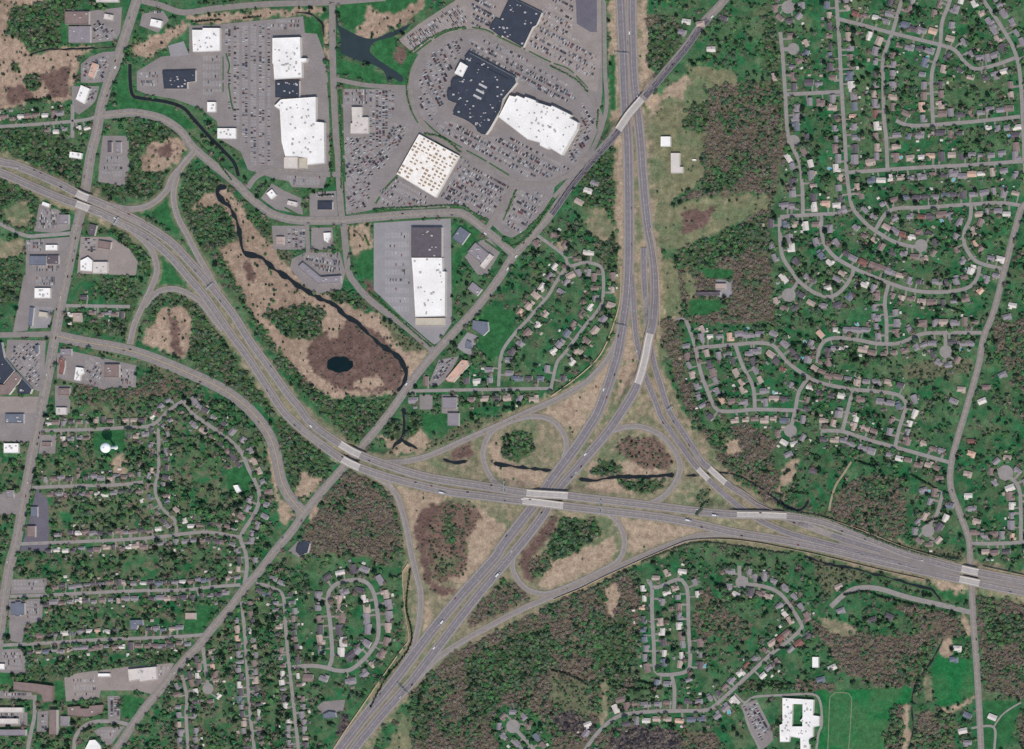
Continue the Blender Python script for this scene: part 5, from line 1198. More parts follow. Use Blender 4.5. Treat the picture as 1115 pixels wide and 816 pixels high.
B('lower grey apartment row at the left edge', bx(-12, 794.5, 28, 801), 7, 'grey', units=0, name='apartment_building')
B('small white shop roof at the left edge above the lodge', bx(-5, 723, 5, 729), 5, 'white', units=1)
# middle
B('long peach-roofed inn standing diagonally beside the diagonal road', [(485.5, 413), (503, 392), (509, 393), (510, 398), (493.5, 416.5), (488, 416)], 6.5, 'peach', units=3)
B('grey canopy of the filling station next to the inn', [(508.5, 371), (513, 373), (515, 381), (506.5, 379)], 5, 'blue', units=0, name='station_canopy')
B('large slate hip-roofed hall above the filling station', [(515, 349), (531, 351), (532, 360), (526, 366), (514, 358)], 6, 'blue', units=0)
B('grey flat shop on the west side of the diagonal road', rect(517, 315, 13, 9, 38), 5, 'grey', units=1)
B('long grey roof set in the lawn above the interchange', bx(487.5, 450, 499.5, 464), 6, 'grey', units=0, name='barn')
B('dark-rimmed grey building behind the straight street', bx(482, 433, 497, 445), 5, 'grey', units=1)
B('dark slate office beside the diagonal road south of the bridges', [(324, 594), (331, 589), (337.5, 592), (335, 602), (327, 605), (322, 600)], 6.5, 'navy', units=0)
B('northern pale shed in the field east of the freeway', bx(719.5, 149, 730, 160), 5, 'white', units=0, name='shed')
B('long southern pale shed in the field east of the freeway', [(730.5, 167), (740, 167), (740, 182), (743.5, 182), (743.5, 189), (730.5, 189)], 5, 'pale', units=0, name='shed')
B('tiny white hut in the field east of the sheds', bx(754, 173.5, 758, 175.5), 2.6, 'white', units=0, name='hut')
B('low grey farm building with a dark north side east of the freeway', bx(758, 318, 784, 322), 5, 'dark', units=0, name='farm_building')
B('pink-brown farm house beside its grey yard', bx(779, 309, 790, 315), 5.5, 'tan', units=0, name='farm_building')
B('white school building around a green courtyard', [(852, 760), (885.7, 762), (885, 779), (892, 780), (891.5, 790.5), (885, 792), (885, 802), (881.6, 804), (881.6, 826), (871.7, 826), (871.4, 804), (860, 802), (859, 808), (849.3, 808), (848.8, 789.5), (852, 788)], 7, 'white', units=26, hole=[(862.8, 766.5), (873.7, 766.8), (873.7, 781), (871, 785), (873.5, 786), (873.5, 791), (862, 791)])
B('rambling slate-roofed house at the end of its own paved court', [(352, 778), (358, 775), (365, 776), (366, 781), (358, 782.5), (352, 782)], 6, 'blue', units=0, name='large_house')
B('tan square roof alone on the lawn west of the diagonal road', bx(202, 667.5, 213, 674.5), 5, 'tan', units=0, name='clubhouse')
B('bright white house at the foot of the round lawn near the parkway', [(254, 529), (259, 528), (263, 535), (258, 537)], 5.5, 'white', units=0, name='large_house')
B('white barn in the trees north of the school', bx(884.5, 715.5, 891, 727), 5.5, 'white', units=0, name='barn')

_m = [o for o in COL.objects if o.get('label', '').startswith('mall building with a huge navy')][0]
_a = math.radians(-28)
for _k in range(3):
    b = MB(); b.box(0, 0, 11.0, 12.0, 17, 4.2, _a, 0)
    o = link('skylight', b.mesh('skylight', [M['unit']]), parent=_m, loc=(X(526 - _k * 3) + 11 * LEAN - _m.location.x, Y(94 + _k * 6) - _m.location.y, 0.02))
for (x0_, y0_, x1_, y1_) in ((519, 70, 553, 87), (538, 92, 526, 112), (545, 112, 533, 138)):
    b = MB(); L_ = math.hypot(x1_ - x0_, y1_ - y0_) * S
    b.box(0, 0, 11.0, 12.6, L_, 2.5, -math.atan2(y1_ - y0_, x1_ - x0_), 0)
    link('roof_ridge', b.mesh('roof_ridge', [ROOF['navy']]), parent=_m, loc=(X((x0_ + x1_) / 2) + 11 * LEAN - _m.location.x, Y((y0_ + y1_) / 2) - _m.location.y, 0.03))

# ---------------------------------------------------------------- water tower
tx, ty = X(126), Y(487.5)
tw = link('water_tower', None, loc=(tx, ty, 0), label='white water tower with a bulging tank beside the western street', cat='water tower')
def lathe(prof, n=32):
    b = MB()
    for r_, z in prof:
        for i in range(n): b.v.append((r_ * math.cos(2 * math.pi * i / n), r_ * math.sin(2 * math.pi * i / n), z))
    for j in range(len(prof) - 1):
        for i in range(n):
            k = (i + 1) % n
            b.f.append((j * n + i, j * n + k, (j + 1) * n + k, (j + 1) * n + i)); b.m.append(0)
    return b
M['tank'] = mat('tank_white', (0.82, 0.82, 0.80), 0.5, 0.04, 0.2)
link('tank', lathe([(2.4, 33), (6, 35), (9.4, 38.5), (10, 41), (9.2, 44), (6.8, 46.6), (3.5, 48), (0.01, 48.5)]).mesh('tank', [M['tank']], True), parent=tw)
link('pedestal', lathe([(4.5, 0), (3.2, 3), (2.4, 8), (2.2, 28), (2.5, 33.2)]).mesh('pedestal', [M['tank']], True), parent=tw)
link('roof_hatch', lathe([(1.4, 48.2), (1.4, 49.2), (0.01, 49.3)], 12).mesh('hatch', [M['unit']]), parent=tw)

# ---------------------------------------------------------------- noise walls
WALLS = [('pale noise wall along the outer edge of the northbound freeway curve', [(720.5, 358), (719.3, 330), (717.6, 300), (714, 272), (709, 248)]),
 ('tan noise wall along the ramp from the freeway to the expressway', [(677, 290), (676.5, 318), (674, 336), (668, 355), (660, 376), (650, 392), (634, 407), (616, 421), (600, 432)]),
 ('long dark noise wall south of the merging expressway', [(604, 653), (618, 647), (633, 641), (655, 630), (680, 618.5), (700, 609.5), (721, 600.5), (745, 590.5), (760, 587.8), (774, 587), (800, 588), (830, 592), (850, 596), (883, 602.5), (915, 610), (960, 621), (1007, 631)]),
 ('pale noise wall between the oval street and the freeway ramp', [(445, 614), (439.5, 622), (439.5, 637), (441, 655), (443, 673.5), (446, 695.6), (437, 709), (411, 746), (400, 762), (372, 803), (350, 838)]),
 ('noise wall along the north edge of the freeway merge', [(797, 527), (812, 538), (825, 547.5), (845, 557)]),
 ('noise wall along the north edge of the eastern expressway', [(876, 559), (895, 563), (919, 570.5), (950, 581.5), (984, 595.5), (1020, 606), (1042, 612)]),
 ('noise wall east of the avenue on the north side of the expressway', [(1072, 617), (1090, 621), (1115, 626.5), (1160, 636)])]
for lab, pts in WALLS:
    pl = smooth(pts, 5)
    x0, y0 = P(pl[len(pl) // 2])
    b = MB()
    for a, c in zip(pl, pl[1:]):
        m = ((a[0] + c[0]) / 2, (a[1] + c[1]) / 2); z = terr(*m)
        L = math.hypot(c[0] - a[0], c[1] - a[1]) * S
        ang = math.atan2(Y(c[1]) - Y(a[1]), X(c[0]) - X(a[0]))
        b.box(X(m[0]) - x0, Y(m[1]) - y0, min(0, z) - 0.3, z + 4.6, L + 0.2, 0.5, ang)
        b.box(X(a[0]) - x0, Y(a[1]) - y0, min(0, z) - 0.3, z + 4.9, 0.8, 0.8, ang)
    link('noise_wall', b.mesh('noise_wall', [M['barrier']]), loc=(x0, y0, 0), label=lab, cat='wall')

# ---------------------------------------------------------------- overhead sign gantries
GAN = [('nb_like', (670, 58), (686, 59), 'sign gantry over the southbound lanes north of the diagonal bridge'), ('', (671, 354), (683, 356), 'sign gantry where the freeway divides at the noise wall'), ('', (126.5, 245.5), (131.5, 237), 'sign gantry over the expressway near the western exit'),
       ('', (226, 315), (233, 309), 'sign gantry over the expressway above the marsh'), ('', (656.5, 545), (655.5, 561), 'pale sign gantry across the expressway east of the central bridges'), ('', (434, 744), (445, 755), 'sign gantry over the south-western freeway'),
       ('', (551, 524), (551, 538), 'sign gantry west of the central bridges'), ('', (728, 447), (734, 443), 'small sign gantry on the roadway beside the east loop')]
for _, a, c, lab in GAN:
    x0, y0 = P(a); x1, y1 = P(c); z = terr(*a)
    L = math.hypot(x1 - x0, y1 - y0); ang = math.atan2(y1 - y0, x1 - x0)
    root = link('sign_gantry', None, loc=(x0, y0, z), label=lab, cat='sign gantry', group='overhead sign gantries')
    for px_, py_ in ((0, 0), (x1 - x0, y1 - y0)):
        b = MB(); b.tube((px_, py_, 0), (px_, py_, 7.6), 0.35, 0.3, 8)
        link('post', b.mesh('post', [M['steel']]), parent=root)
    b = MB()
    for dz in (6.2, 7.6):
        for o in (-0.6, 0.6):
            nx, ny = -math.sin(ang) * o, math.cos(ang) * o
            b.tube((nx, ny, dz), (x1 - x0 + nx, y1 - y0 + ny, dz), 0.22, 0.22, 6)
    link('beam', b.mesh('beam', [M['steel']]), parent=root)
    for f in (0.3, 0.7):
        b = MB(); b.box((x1 - x0) * f - math.sin(ang) * 0.9, (y1 - y0) * f + math.cos(ang) * 0.9, 5.4, 8.2, L * 0.22, 0.2, ang)
        link('sign_panel', b.mesh('sign_panel', [M['sign']]), parent=root)

# ---------------------------------------------------------------- houses along the residential streets
def house_templates():
    out = {}
    for shape in range(4):
        W_, D_ = 15.0, 9.4
        h = 3.6 if shape != 1 else 5.2
        rh = 2.4
        wb_, rb = MB(), MB()
        def gable(cx, cy, w, d, h, rh, alongx=True, hip=0.0):
            wb_.box(cx, cy, 0, h, w, d)
            ov = 0.6
            x0, x1, y0, y1 = cx - w / 2 - ov, cx + w / 2 + ov, cy - d / 2 - ov, cy + d / 2 + ov
            z0 = h - 0.15
            if alongx:
                a, c = (x0 + hip, cy, h + rh), (x1 - hip, cy, h + rh)
                rb.poly([(x0, y0, z0), (x1, y0, z0), c, a]); rb.poly([(x1, y1, z0), (x0, y1, z0), a, c])
                (rb if hip else wb_).poly([(x0 + (0 if hip else ov), y1, z0), (x0 + (0 if hip else ov), y0, z0), a if hip else (x0 + ov, cy, h + rh - 0.05)])
                (rb if hip else wb_).poly([(x1 - (0 if hip else ov), y0, z0), (x1 - (0 if hip else ov), y1, z0), c if hip else (x1 - ov, cy, h + rh - 0.05)])
            else:
                a, c = (cx, y0 + hip, h + rh), (cx, y1 - hip, h + rh)
                rb.poly([(x0, y1, z0), (x0, y0, z0), a, c]); rb.poly([(x1, y0, z0), (x1, y1, z0), c, a])
                (rb if hip else wb_).poly([(x0, y0 + (0 if hip else ov), z0), (x1, y0 + (0 if hip else ov), z0), a if hip else (cx, y0 + ov, h + rh - 0.05)])
                (rb if hip else wb_).poly([(x1, y1 - (0 if hip else ov), z0), (x0, y1 - (0 if hip else ov), z0), c if hip else (cx, y1 - ov, h + rh - 0.05)])
        if shape == 0: gable(0, 0, W_, D_, h, rh)
        elif shape == 1: gable(-2, 0, W_ - 4.5, D_, h, rh); gable(W_ / 2 - 1.6, -0.8, 6.0, 7.0, 3.0, 1.7, True)
        elif shape == 2: gable(0, 0, W_, D_ * 0.9, h, rh, True, 3.6); gable(4.2, -3.6, 6.4, 6.4, h - 0.3, 1.8, False, 0)
        else: gable(0, 0.6, W_ - 1, D_ * 0.85, h, rh); gable(-4.0, -3.8, 6.2, 5.6, h - 0.2, 1.9, False)
        ch = MB(); ch.box(2.0, 1.6, h + 0.8, h + rh + 1.0, 0.9, 0.8)
        out[shape] = (wb_, rb, ch)
    return out
HT = house_templates()
RCOL = ['grey', 'dark', 'brown', 'tan', 'peach', 'red', 'blue', 'pale']
RW_E = [0.36, 0.13, 0.18, 0.14, 0.02, 0.01, 0.04, 0.12]
RW_W = [0.34, 0.20, 0.20, 0.10, 0.01, 0.01, 0.04, 0.10]
RNAME = {'grey': 'grey', 'dark': 'dark grey', 'brown': 'brown', 'tan': 'tan', 'peach': 'orange-tan', 'red': 'red', 'blue': 'slate-blue', 'pale': 'whitish'}
HM = {}
for s_ in HT:
    HM[s_] = (HT[s_][0].mesh('house_wall', [M['wall']]), {c: HT[s_][1].mesh('house_roof', [ROOF[c]]) for c in RCOL}, HT[s_][2].mesh('chimney', [M['wall_brick']]))
ORD = ['first', 'second', 'third', 'fourth', 'fifth', 'sixth', 'seventh', 'eighth', 'ninth', 'tenth', 'eleventh', 'twelfth', 'thirteenth', 'fourteenth', 'fifteenth', 'sixteenth', 'seventeenth', 'eighteenth', 'nineteenth', 'twentieth']
TENS = ['', '', 'twenty', 'thirty', 'forty', 'fifty', 'sixty', 'seventy', 'eighty', 'ninety']
def ordw(n):
    if n < 20: return ORD[n]
    t, u = divmod(n + 1, 10)
    return (TENS[t][:-1] + 'ieth') if u == 0 else TENS[t] + '-' + ORD[u - 1]


def blocked(px, py):
    i = int((px - GX0) / G + 0.5); j = int((py - GY0) / G + 0.5)
    return not (0 <= i < NX and 0 <= j < NY) or bool(BLOCK[j, i])


HOUSES = []                       # px, py, angle, shape, scale, colour, street id, side, side name, end name, order, drive start
HP = {}
def near_house(px, py, d):
    c = (int(px // 20), int(py // 20))
    for i in (-1, 0, 1):
        for j in (-1, 0, 1):
            for q in HP.get((c[0] + i, c[1] + j), ()):
                if math.hypot(q[0] - px, q[1] - py) < d: return True
    return False
WOODY = np.isin(CLASS, [i for i, c in enumerate(COVER) if c[0] in ('wood', 'bare', 'field', 'dry', 'reed', 'grass')])
def cls_at(px, py):
    i = int((px - GX0) / G + 0.5); j = int((py - GY0) / G + 0.5)
    return (0 <= i < NX and 0 <= j < NY) and bool(WOODY[j, i])
for rid, r in ROADS.items():
    if r['kind'] != 'st' or not r.get('sides'): continue
    pl, s = r['pl'], r['s']
    ax, ay = pl[0]; ex, ey = pl[-1]
    horiz = abs(ex - ax) > abs(ey - ay)
    rv = random.Random(rid)
    for side in (-1, 1):
        row = []
        d = rv.uniform(2, 7)
        while d < s[-1] - 1:
            k = next(i for i in range(1, len(s)) if s[i] >= d)
            (x0, y0), (x1, y1) = pl[k - 1], pl[k]
            t = (d - s[k - 1]) / max(1e-6, s[k] - s[k - 1])
            L = math.hypot(x1 - x0, y1 - y0) or 1
            tx_, ty_ = (x1 - x0) / L, (y1 - y0) / L
            off = r['off'] * rv.uniform(0.84, 1.2)
            cxp, cyp = x0 + (x1 - x0) * t, y0 + (y1 - y0) * t
            hx, hy = cxp - ty_ * off * side, cyp + tx_ * off * side
            md = 8.2 * r['sz']
            ok = not near_house(hx, hy, md) and not cls_at(hx, hy) and -20 < hx < 1135 and -20 < hy < 836
            for ddx, ddy in ((0, 0), (3.4, 0), (-3.4, 0), (0, 3), (0, -3)):
                ok = ok and not blocked(hx + ddx, hy + ddy)
            if ok and rv.random() < 0.95:
                ang = math.atan2(-ty_, tx_) + rv.gauss(0, 0.05) + (math.pi if side > 0 else 0) * 1.0
                if rv.random() < 0.16: ang += math.pi / 2
                shape = rv.choice([0, 0, 1, 2, 3, 3])
                sc_ = r['sz'] * rv.uniform(0.82, 1.2)
                col = rv.choices(RCOL, RW_W if r['style'] == 'w' else RW_E)[0]
                h = dict(x=hx, y=hy, ang=ang, shape=shape, sc=(sc_ * rv.uniform(0.9, 1.1), sc_ * rv.uniform(0.9, 1.15)), col=col, rid=rid, front=(cxp, cyp))
                row.append(h); HP.setdefault((int(hx // 20), int(hy // 20)), []).append((hx, hy))
            d += r['sp'] * rv.uniform(0.88, 1.18)
        if not row: continue
        if horiz:
            row.sort(key=lambda h: h['x']); end = 'west'
            sn = 'north' if sum(h['y'] - h['front'][1] for h in row) < 0 else 'south'
        else:
            row.sort(key=lambda h: h['y']); end = 'north'
            sn = 'west' if sum(h['x'] - h['front'][0] for h in row) < 0 else 'east'
        for i, h in enumerate(row):
            h['label'] = f"{ordw(i)} house from {end}, {RNAME[h['col']]} roof, {sn} side of {r['desc']}"
            HOUSES.append(h)
# houses round the ends of the cul-de-sacs
for rid, r in ROADS.items():
    for cc in ('cul', 'cul2'):
        if cc not in r: continue
        cx_, cy_, cr_ = r[cc]
        rv = random.Random(rid + cc)
        k = 0
        a0 = rv.uniform(0, 0.8)
        for j in range(8):
            a = a0 + j * math.pi / 4
            hx, hy = cx_ + (cr_ + 8) * math.sin(a), cy_ - (cr_ + 8) * math.cos(a)
            if near_house(hx, hy, 8.5) or cls_at(hx, hy) or any(blocked(hx + u, hy + v) for u, v in ((0, 0), (3, 0), (-3, 0), (0, 3), (0, -3))): continue
            col = rv.choices(RCOL, RW_E)[0]
            HP.setdefault((int(hx // 20), int(hy // 20)), []).append((hx, hy))
            HOUSES.append(dict(x=hx, y=hy, ang=-a, shape=rv.choice([0, 2, 3]), sc=(0.95 * r.get('sz', 1), 0.95 * r.get('sz', 1)), col=col, rid=rid, front=(cx_, cy_), label=f"{RNAME[col]} roofed house, {ordw(k)} clockwise from north around the round end of {r['desc']}" + ('' if cc == 'cul' else ', lower circle')))
            k += 1
# a few houses that stand alone
LONE = [(762, 26, 'tan', 'house with a tan roof in the wood at the top of the diagonal road'), (742, 35, 'grey', 'grey house on the lawn west of the diagonal road, upper right'), (774, 54, 'pale', 'whitish house on the lawn east of the diagonal road, upper right'), (787, 20, 'dark', 'dark grey house east of the top of the diagonal road'),
 (747, 24, 'pale', 'whitish long house north of the grey lawn house, upper right'), (647, 200, 'grey', 'grey house in the trees beside the freeway'), (640, 208, 'pale', 'whitish shed-like house in the trees beside the freeway'), (630, 220, 'tan', 'tan house among trees close to the diagonal road'), (608, 252, 'pale', 'whitish house north of the freeway-side street'),
 (885, 513, 'dark', 'dark roofed house with a round drive in the eastern lawn'), (876, 475, 'peach', 'orange-tan house with a ringed garden east of the round cul-de-sac'), (890, 478, 'blue', 'slate-blue house with a fenced pool yard'), (858, 495, 'grey', 'grey house at the end of the lane below the round cul-de-sac'), (867, 486, 'brown', 'brown house below the round cul-de-sac'),
 (949, 675, 'dark', 'western dark house in the clearing of the south-eastern wood'), (968, 671, 'dark', 'eastern dark house in the clearing of the south-eastern wood'), (1042, 706, 'pale', 'whitish house west of the avenue above the green field'), (1038, 718, 'blue', 'slate-blue house at the top edge of the green field'), (1053, 779, 'blue', 'slate-blue house west of the avenue below the green field'),
 (1048, 796, 'pale', 'whitish narrow house west of the avenue, lower right'), (1053, 809, 'grey', 'grey house at the bottom west of the avenue'), (1080, 781, 'pale', 'whitish house east of the avenue, lower right'), (906, 727, 'pale', 'pale square house east of the white barn'), (893, 740, 'blue', 'slate-blue house south of the white barn'),
 (1091, 408, 'grey', 'grey house at the edge of the eastern wood'), (1073, 422, 'brown', 'brown house just east of the avenue below the wood'), (1069, 437, 'pale', 'whitish long house just east of the avenue'), (1046, 424, 'tan', 'tan house just west of the avenue'), (1038, 437, 'grey', 'grey house set back west of the avenue'), (1012, 556, 'blue', None),
 (1022, 521, 'brown', 'long brown house with a circular drive west of the avenue'), (1057, 494, 'peach', 'orange-tan house east of the avenue bend'), (1057, 481, 'red', 'red-roofed house east of the avenue'), (1053, 516, 'tan', 'tan house east of the avenue, at the bend'), (1054, 540, 'pale', 'whitish house east of the avenue below the bend'), (1058, 554, 'grey', 'grey house east of the avenue near the expressway'),
 (1063, 568, 'tan', 'tan house east of the avenue nearest the expressway'), (1005, 534, 'grey', 'grey house beside the south-eastern wood and cul-de-sac'), (1002, 568, 'white', 'bright white-roofed house west of the south-eastern cul-de-sac'), (1102, 333, 'pale', 'whitish house east of the avenue north of the wood'), (1096, 345, 'grey', 'grey house east of the avenue next to the wood'),
 (1099, 258, 'pale', None), (1012, 265, 'grey', None), (640, 789, 'pale', 'whitish house below the southern winding street'), (675, 762, 'brown', 'brown house in the clearing above the southern winding street'), (872, 702, 'pale', 'pale house south of the winding street end, by the dark hedge'), (915, 665, 'grey', 'grey house beside the wooded dead-end street'), (913, 639, 'tan', 'tan house north of the wooded dead-end street')]
for x_, y_, c_, lab in LONE:
    if near_house(x_, y_, 7.5) or lab is None: continue
    HP.setdefault((int(x_ // 20), int(y_ // 20)), []).append((x_, y_))
    q = random.Random(lab)
    HOUSES.append(dict(x=x_, y=y_, ang=q.uniform(-0.5, 0.5), shape=q.choice([0, 2, 3]), sc=(1.05, 1.05), col=c_ if c_ in RCOL else 'pale', rid=None, front=None, label=lab, lone=True))
for h in HOUSES:
    h['area'] = h['sc'][0] * h['sc'][1] * (3 if h.get('lone') else 1) * (0.0 if not (2 < h['x'] < 1113 and 2 < h['y'] < 814) else 1)
HOUSES.sort(key=lambda h: -h['area'])
HOUSES = [h for h in HOUSES]
b_dr = MB()
hs = MB()
wallcols = ['wall']
HMATS = [M['wall'], M['wall_brick']] + [ROOF[c] for c in RCOL]
for n, h in enumerate(HOUSES):
    hx, hy = X(h['x']) + 2.0, Y(h['y'])
    z = max(0.0, terr(h['x'], h['y']))
    for u in (-1, 1):
        for v in (-1, 0, 1):
            pass
    block_poly([(h['x'] + a, h['y'] + c) for a, c in ((-2.8, -2.6), (3.6, -2.6), (3.6, 2.6), (-2.8, 2.6))])
    wallm, roofs, chim = HM[h['shape']]
    if n < 300:
        root = link('house', None, loc=(hx, hy, z), label=h['label'], cat='house', group='houses on the residential streets')
        root.rotation_euler = (0, 0, h['ang']); root.scale = (h['sc'][0], h['sc'][1], 1)
        o = bpy.data.objects.new('wall', wallm); COL.objects.link(o); o.parent = root
        ro = bpy.data.objects.new('roof', roofs[h['col']]); COL.objects.link(ro); ro.parent = root
        if n % 2 == 0:
            o = bpy.data.objects.new('chimney', chim); COL.objects.link(o); o.parent = ro
    else:
        c, s_ = math.cos(h['ang']), math.sin(h['ang'])
        for tb, mi in ((HT[h['shape']][0], 0), (HT[h['shape']][1], 2 + RCOL.index(h['col']))):
            base = len(hs.v)
            for v in tb.v:
                x_, y_ = v[0] * h['sc'][0], v[1] * h['sc'][1]
                hs.v.append((hx + c * x_ - s_ * y_, hy + s_ * x_ + c * y_, z + v[2]))
            for f in tb.f:
                hs.f.append(tuple(base + i for i in f)); hs.m.append(mi)
    if h['front'] and (n * 7) % 10 < 8:
        q = random.Random(n)
        fx, fy = h['front']; dx, dy = fx - h['x'], fy - h['y']; L = math.hypot(dx, dy)
        dx, dy = dx / L, dy / L; o_ = q.choice([-1, 1]) * q.uniform(2.2, 3.4)
        wd = q.uniform(0.8, 1.5)
        a = (h['x'] - dy * o_ + dx * 0.2 + 1.0, h['y'] + dx * o_ + dy * 0.2); c = (fx - dy * o_ - dx * 1.2, fy + dx * o_ - dy * 1.2)
        zz = terr(*a) + 0.12
        b_dr.poly([(X(p[0]), Y(p[1]), max(0, terr(*p)) + 0.13 + (n % 7) * 0.004) for p in ((a[0] - dy * wd, a[1] + dx * wd), (c[0] - dy * wd * .8, c[1] + dx * wd * .8), (c[0] + dy * wd * .8, c[1] - dx * wd * .8), (a[0] + dy * wd, a[1] - dx * wd))])
# garden sheds and patios
sq = random.Random(8)
for n, h in enumerate(HOUSES):
    if not h['front']: continue
    dx, dy = h['x'] - h['front'][0], h['y'] - h['front'][1]; L = math.hypot(dx, dy) or 1
    dx, dy = dx / L, dy / L
    if sq.random() < 0.55:
        o_, a_ = sq.uniform(5.5, 9.5), sq.uniform(-4, 4)
        x_, y_ = h['x'] + dx * o_ - dy * a_, h['y'] + dy * o_ + dx * a_
        if not blocked(x_, y_):
            tb = HT[0]; sc_ = sq.uniform(0.2, 0.42); c, s_ = math.cos(h['ang']), math.sin(h['ang'])
            mi2 = 2 + RCOL.index(sq.choice(['grey', 'pale', 'pale', 'dark', 'brown', 'tan']))
            for tb_, mi in ((HT[0][0], 0), (HT[0][1], mi2)):
                base = len(hs.v)
                for v in tb_.v:
                    u_, w_ = v[0] * sc_, v[1] * sc_ * 1.3
                    hs.v.append((X(x_) + c * u_ - s_ * w_, Y(y_) + s_ * u_ + c * w_, terr(x_, y_) + v[2] * 0.55))
                for f in tb_.f: hs.f.append(tuple(base + i for i in f)); hs.m.append(mi)
            block_poly(rect(x_, y_, 2.4, 2.4))
    if sq.random() < 0.6:
        o_, a_ = 3.4, sq.uniform(-2.5, 2.5)
        x_, y_ = h['x'] + dx * o_ - dy * a_, h['y'] + dy * o_ + dx * a_
        w2, h2 = sq.uniform(1, 2.4), sq.uniform(1, 1.8)
        b_dr.poly([(X(p[0]), Y(p[1]), max(0, terr(*p)) + 0.19 + (n % 5) * 0.004) for p in rect(x_ + 1.1, y_, w2, h2, -math.degrees(h['ang']))], sq.choice([0, 1]))
o = link('houses', hs.mesh('houses', HMATS), kind='stuff', label='remaining small houses and roofs of the residential streets', cat='houses')
link('driveways', b_dr.mesh('driveways', [M['drive'], M['path']]), kind='structure')
print('HOUSES', len(HOUSES))

# swimming pools behind houses
pr = random.Random(5)
k = 0
for h in HOUSES[:300]:
    if k >= 22 or not h['front'] or h['x'] < 700: continue
    if pr.random() > 0.16: continue
    dx, dy = h['x'] - h['front'][0], h['y'] - h['front'][1]; L = math.hypot(dx, dy)
    x_, y_ = h['x'] + dx / L * 6.5, h['y'] + dy / L * 6.5
    if blocked(x_, y_) or near_house(x_, y_, 4.5): continue
    rest = h['label']
    root = link('swimming_pool', None, loc=(X(x_), Y(y_), terr(x_, y_) + 0.1), label='small blue pool behind ' + ' '.join(rest.replace(' roof,', '').replace(' house from ', ' from ').split()[:12]), cat='swimming pool', group='backyard swimming pools')
    rr_ = pr.uniform(1.9, 3.0)
    rot = pr.uniform(0, 3)
    b = MB(); b.poly([(rr_ * 1.5 * math.cos(t * 0.393), rr_ * math.sin(t * 0.393), 0.5) for t in range(16)])
    link('pool_water', b.mesh('pool_water', [M['pool']]), parent=root)
    b = MB()
    for t in range(16):
        p = [(f * 1.5 * math.cos(u * 0.393), f * math.sin(u * 0.393)) for f in (rr_, rr_ + 1.1) for u in (t, t + 1)]
        b.poly([(*p[0], 0.55), (*p[2], 0.55), (*p[3], 0.55), (*p[1], 0.55)]); b.poly([(*p[2], 0), (*p[3], 0), (*p[3], 0.55), (*p[2], 0.55)])
    link('pool_deck', b.mesh('pool_deck', [M['path']]), parent=root)
    root.rotation_euler = (0, 0, rot)
    k += 1
# ---------------------------------------------------------------- trees
PAL = {
 'conifer': [lin(38, 54, 42), lin(44, 62, 46), lin(34, 50, 42), lin(50, 66, 48)],
 'green': [lin(60, 98, 62), lin(70, 106, 64), lin(54, 90, 60), lin(86, 112, 72)],
 'dull': [lin(80, 96, 74), lin(94, 102, 80), lin(70, 90, 70)],
 'barem': [lin(120, 106, 96), lin(112, 102, 92), lin(128, 116, 104), lin(118, 100, 94), lin(106, 100, 86)],
 'dark': [lin(70, 66, 72), lin(60, 58, 64)],
}
MIX = {'green': [('green', .38), ('conifer', .14), ('dull', .36), ('barem', .12)], 'bare': [('green', .06), ('conifer', .08), ('dull', .30), ('barem', .56)], 'mix': [('green', .2), ('conifer', .22), ('dull', .38), ('barem', .2)],
       'barem': [('barem', .9), ('dull', .1)], 'thicket': [('barem', .55), ('dull', .35), ('conifer', .1)], 'yard_e': [('green', .24), ('conifer', .28), ('dull', .27), ('barem', .21)], 'yard_w': [('green', .36), ('conifer', .22), ('dull', .26), ('barem', .16)]}
ico_v = []
ph = (1 + 5 ** 0.5) / 2
for a in (-1, 1):
    for c in (-ph, ph):
        ico_v += [(0, a, c), (a, c, 0), (c, 0, a)]
ico_v = np.array(ico_v) / math.sqrt(1 + ph * ph)
ico_f = []
for i in range(12):
    for j in range(i + 1, 12):
        for k in range(j + 1, 12):
            d = [np.linalg.norm(ico_v[p] - ico_v[q]) for p, q in ((i, j), (j, k), (i, k))]
            if max(d) < 1.1:
                n = np.cross(ico_v[j] - ico_v[i], ico_v[k] - ico_v[i])
                ico_f.append((i, j, k) if n.dot(ico_v[i]) > 0 else (i, k, j))
ico_f = np.array(ico_f)


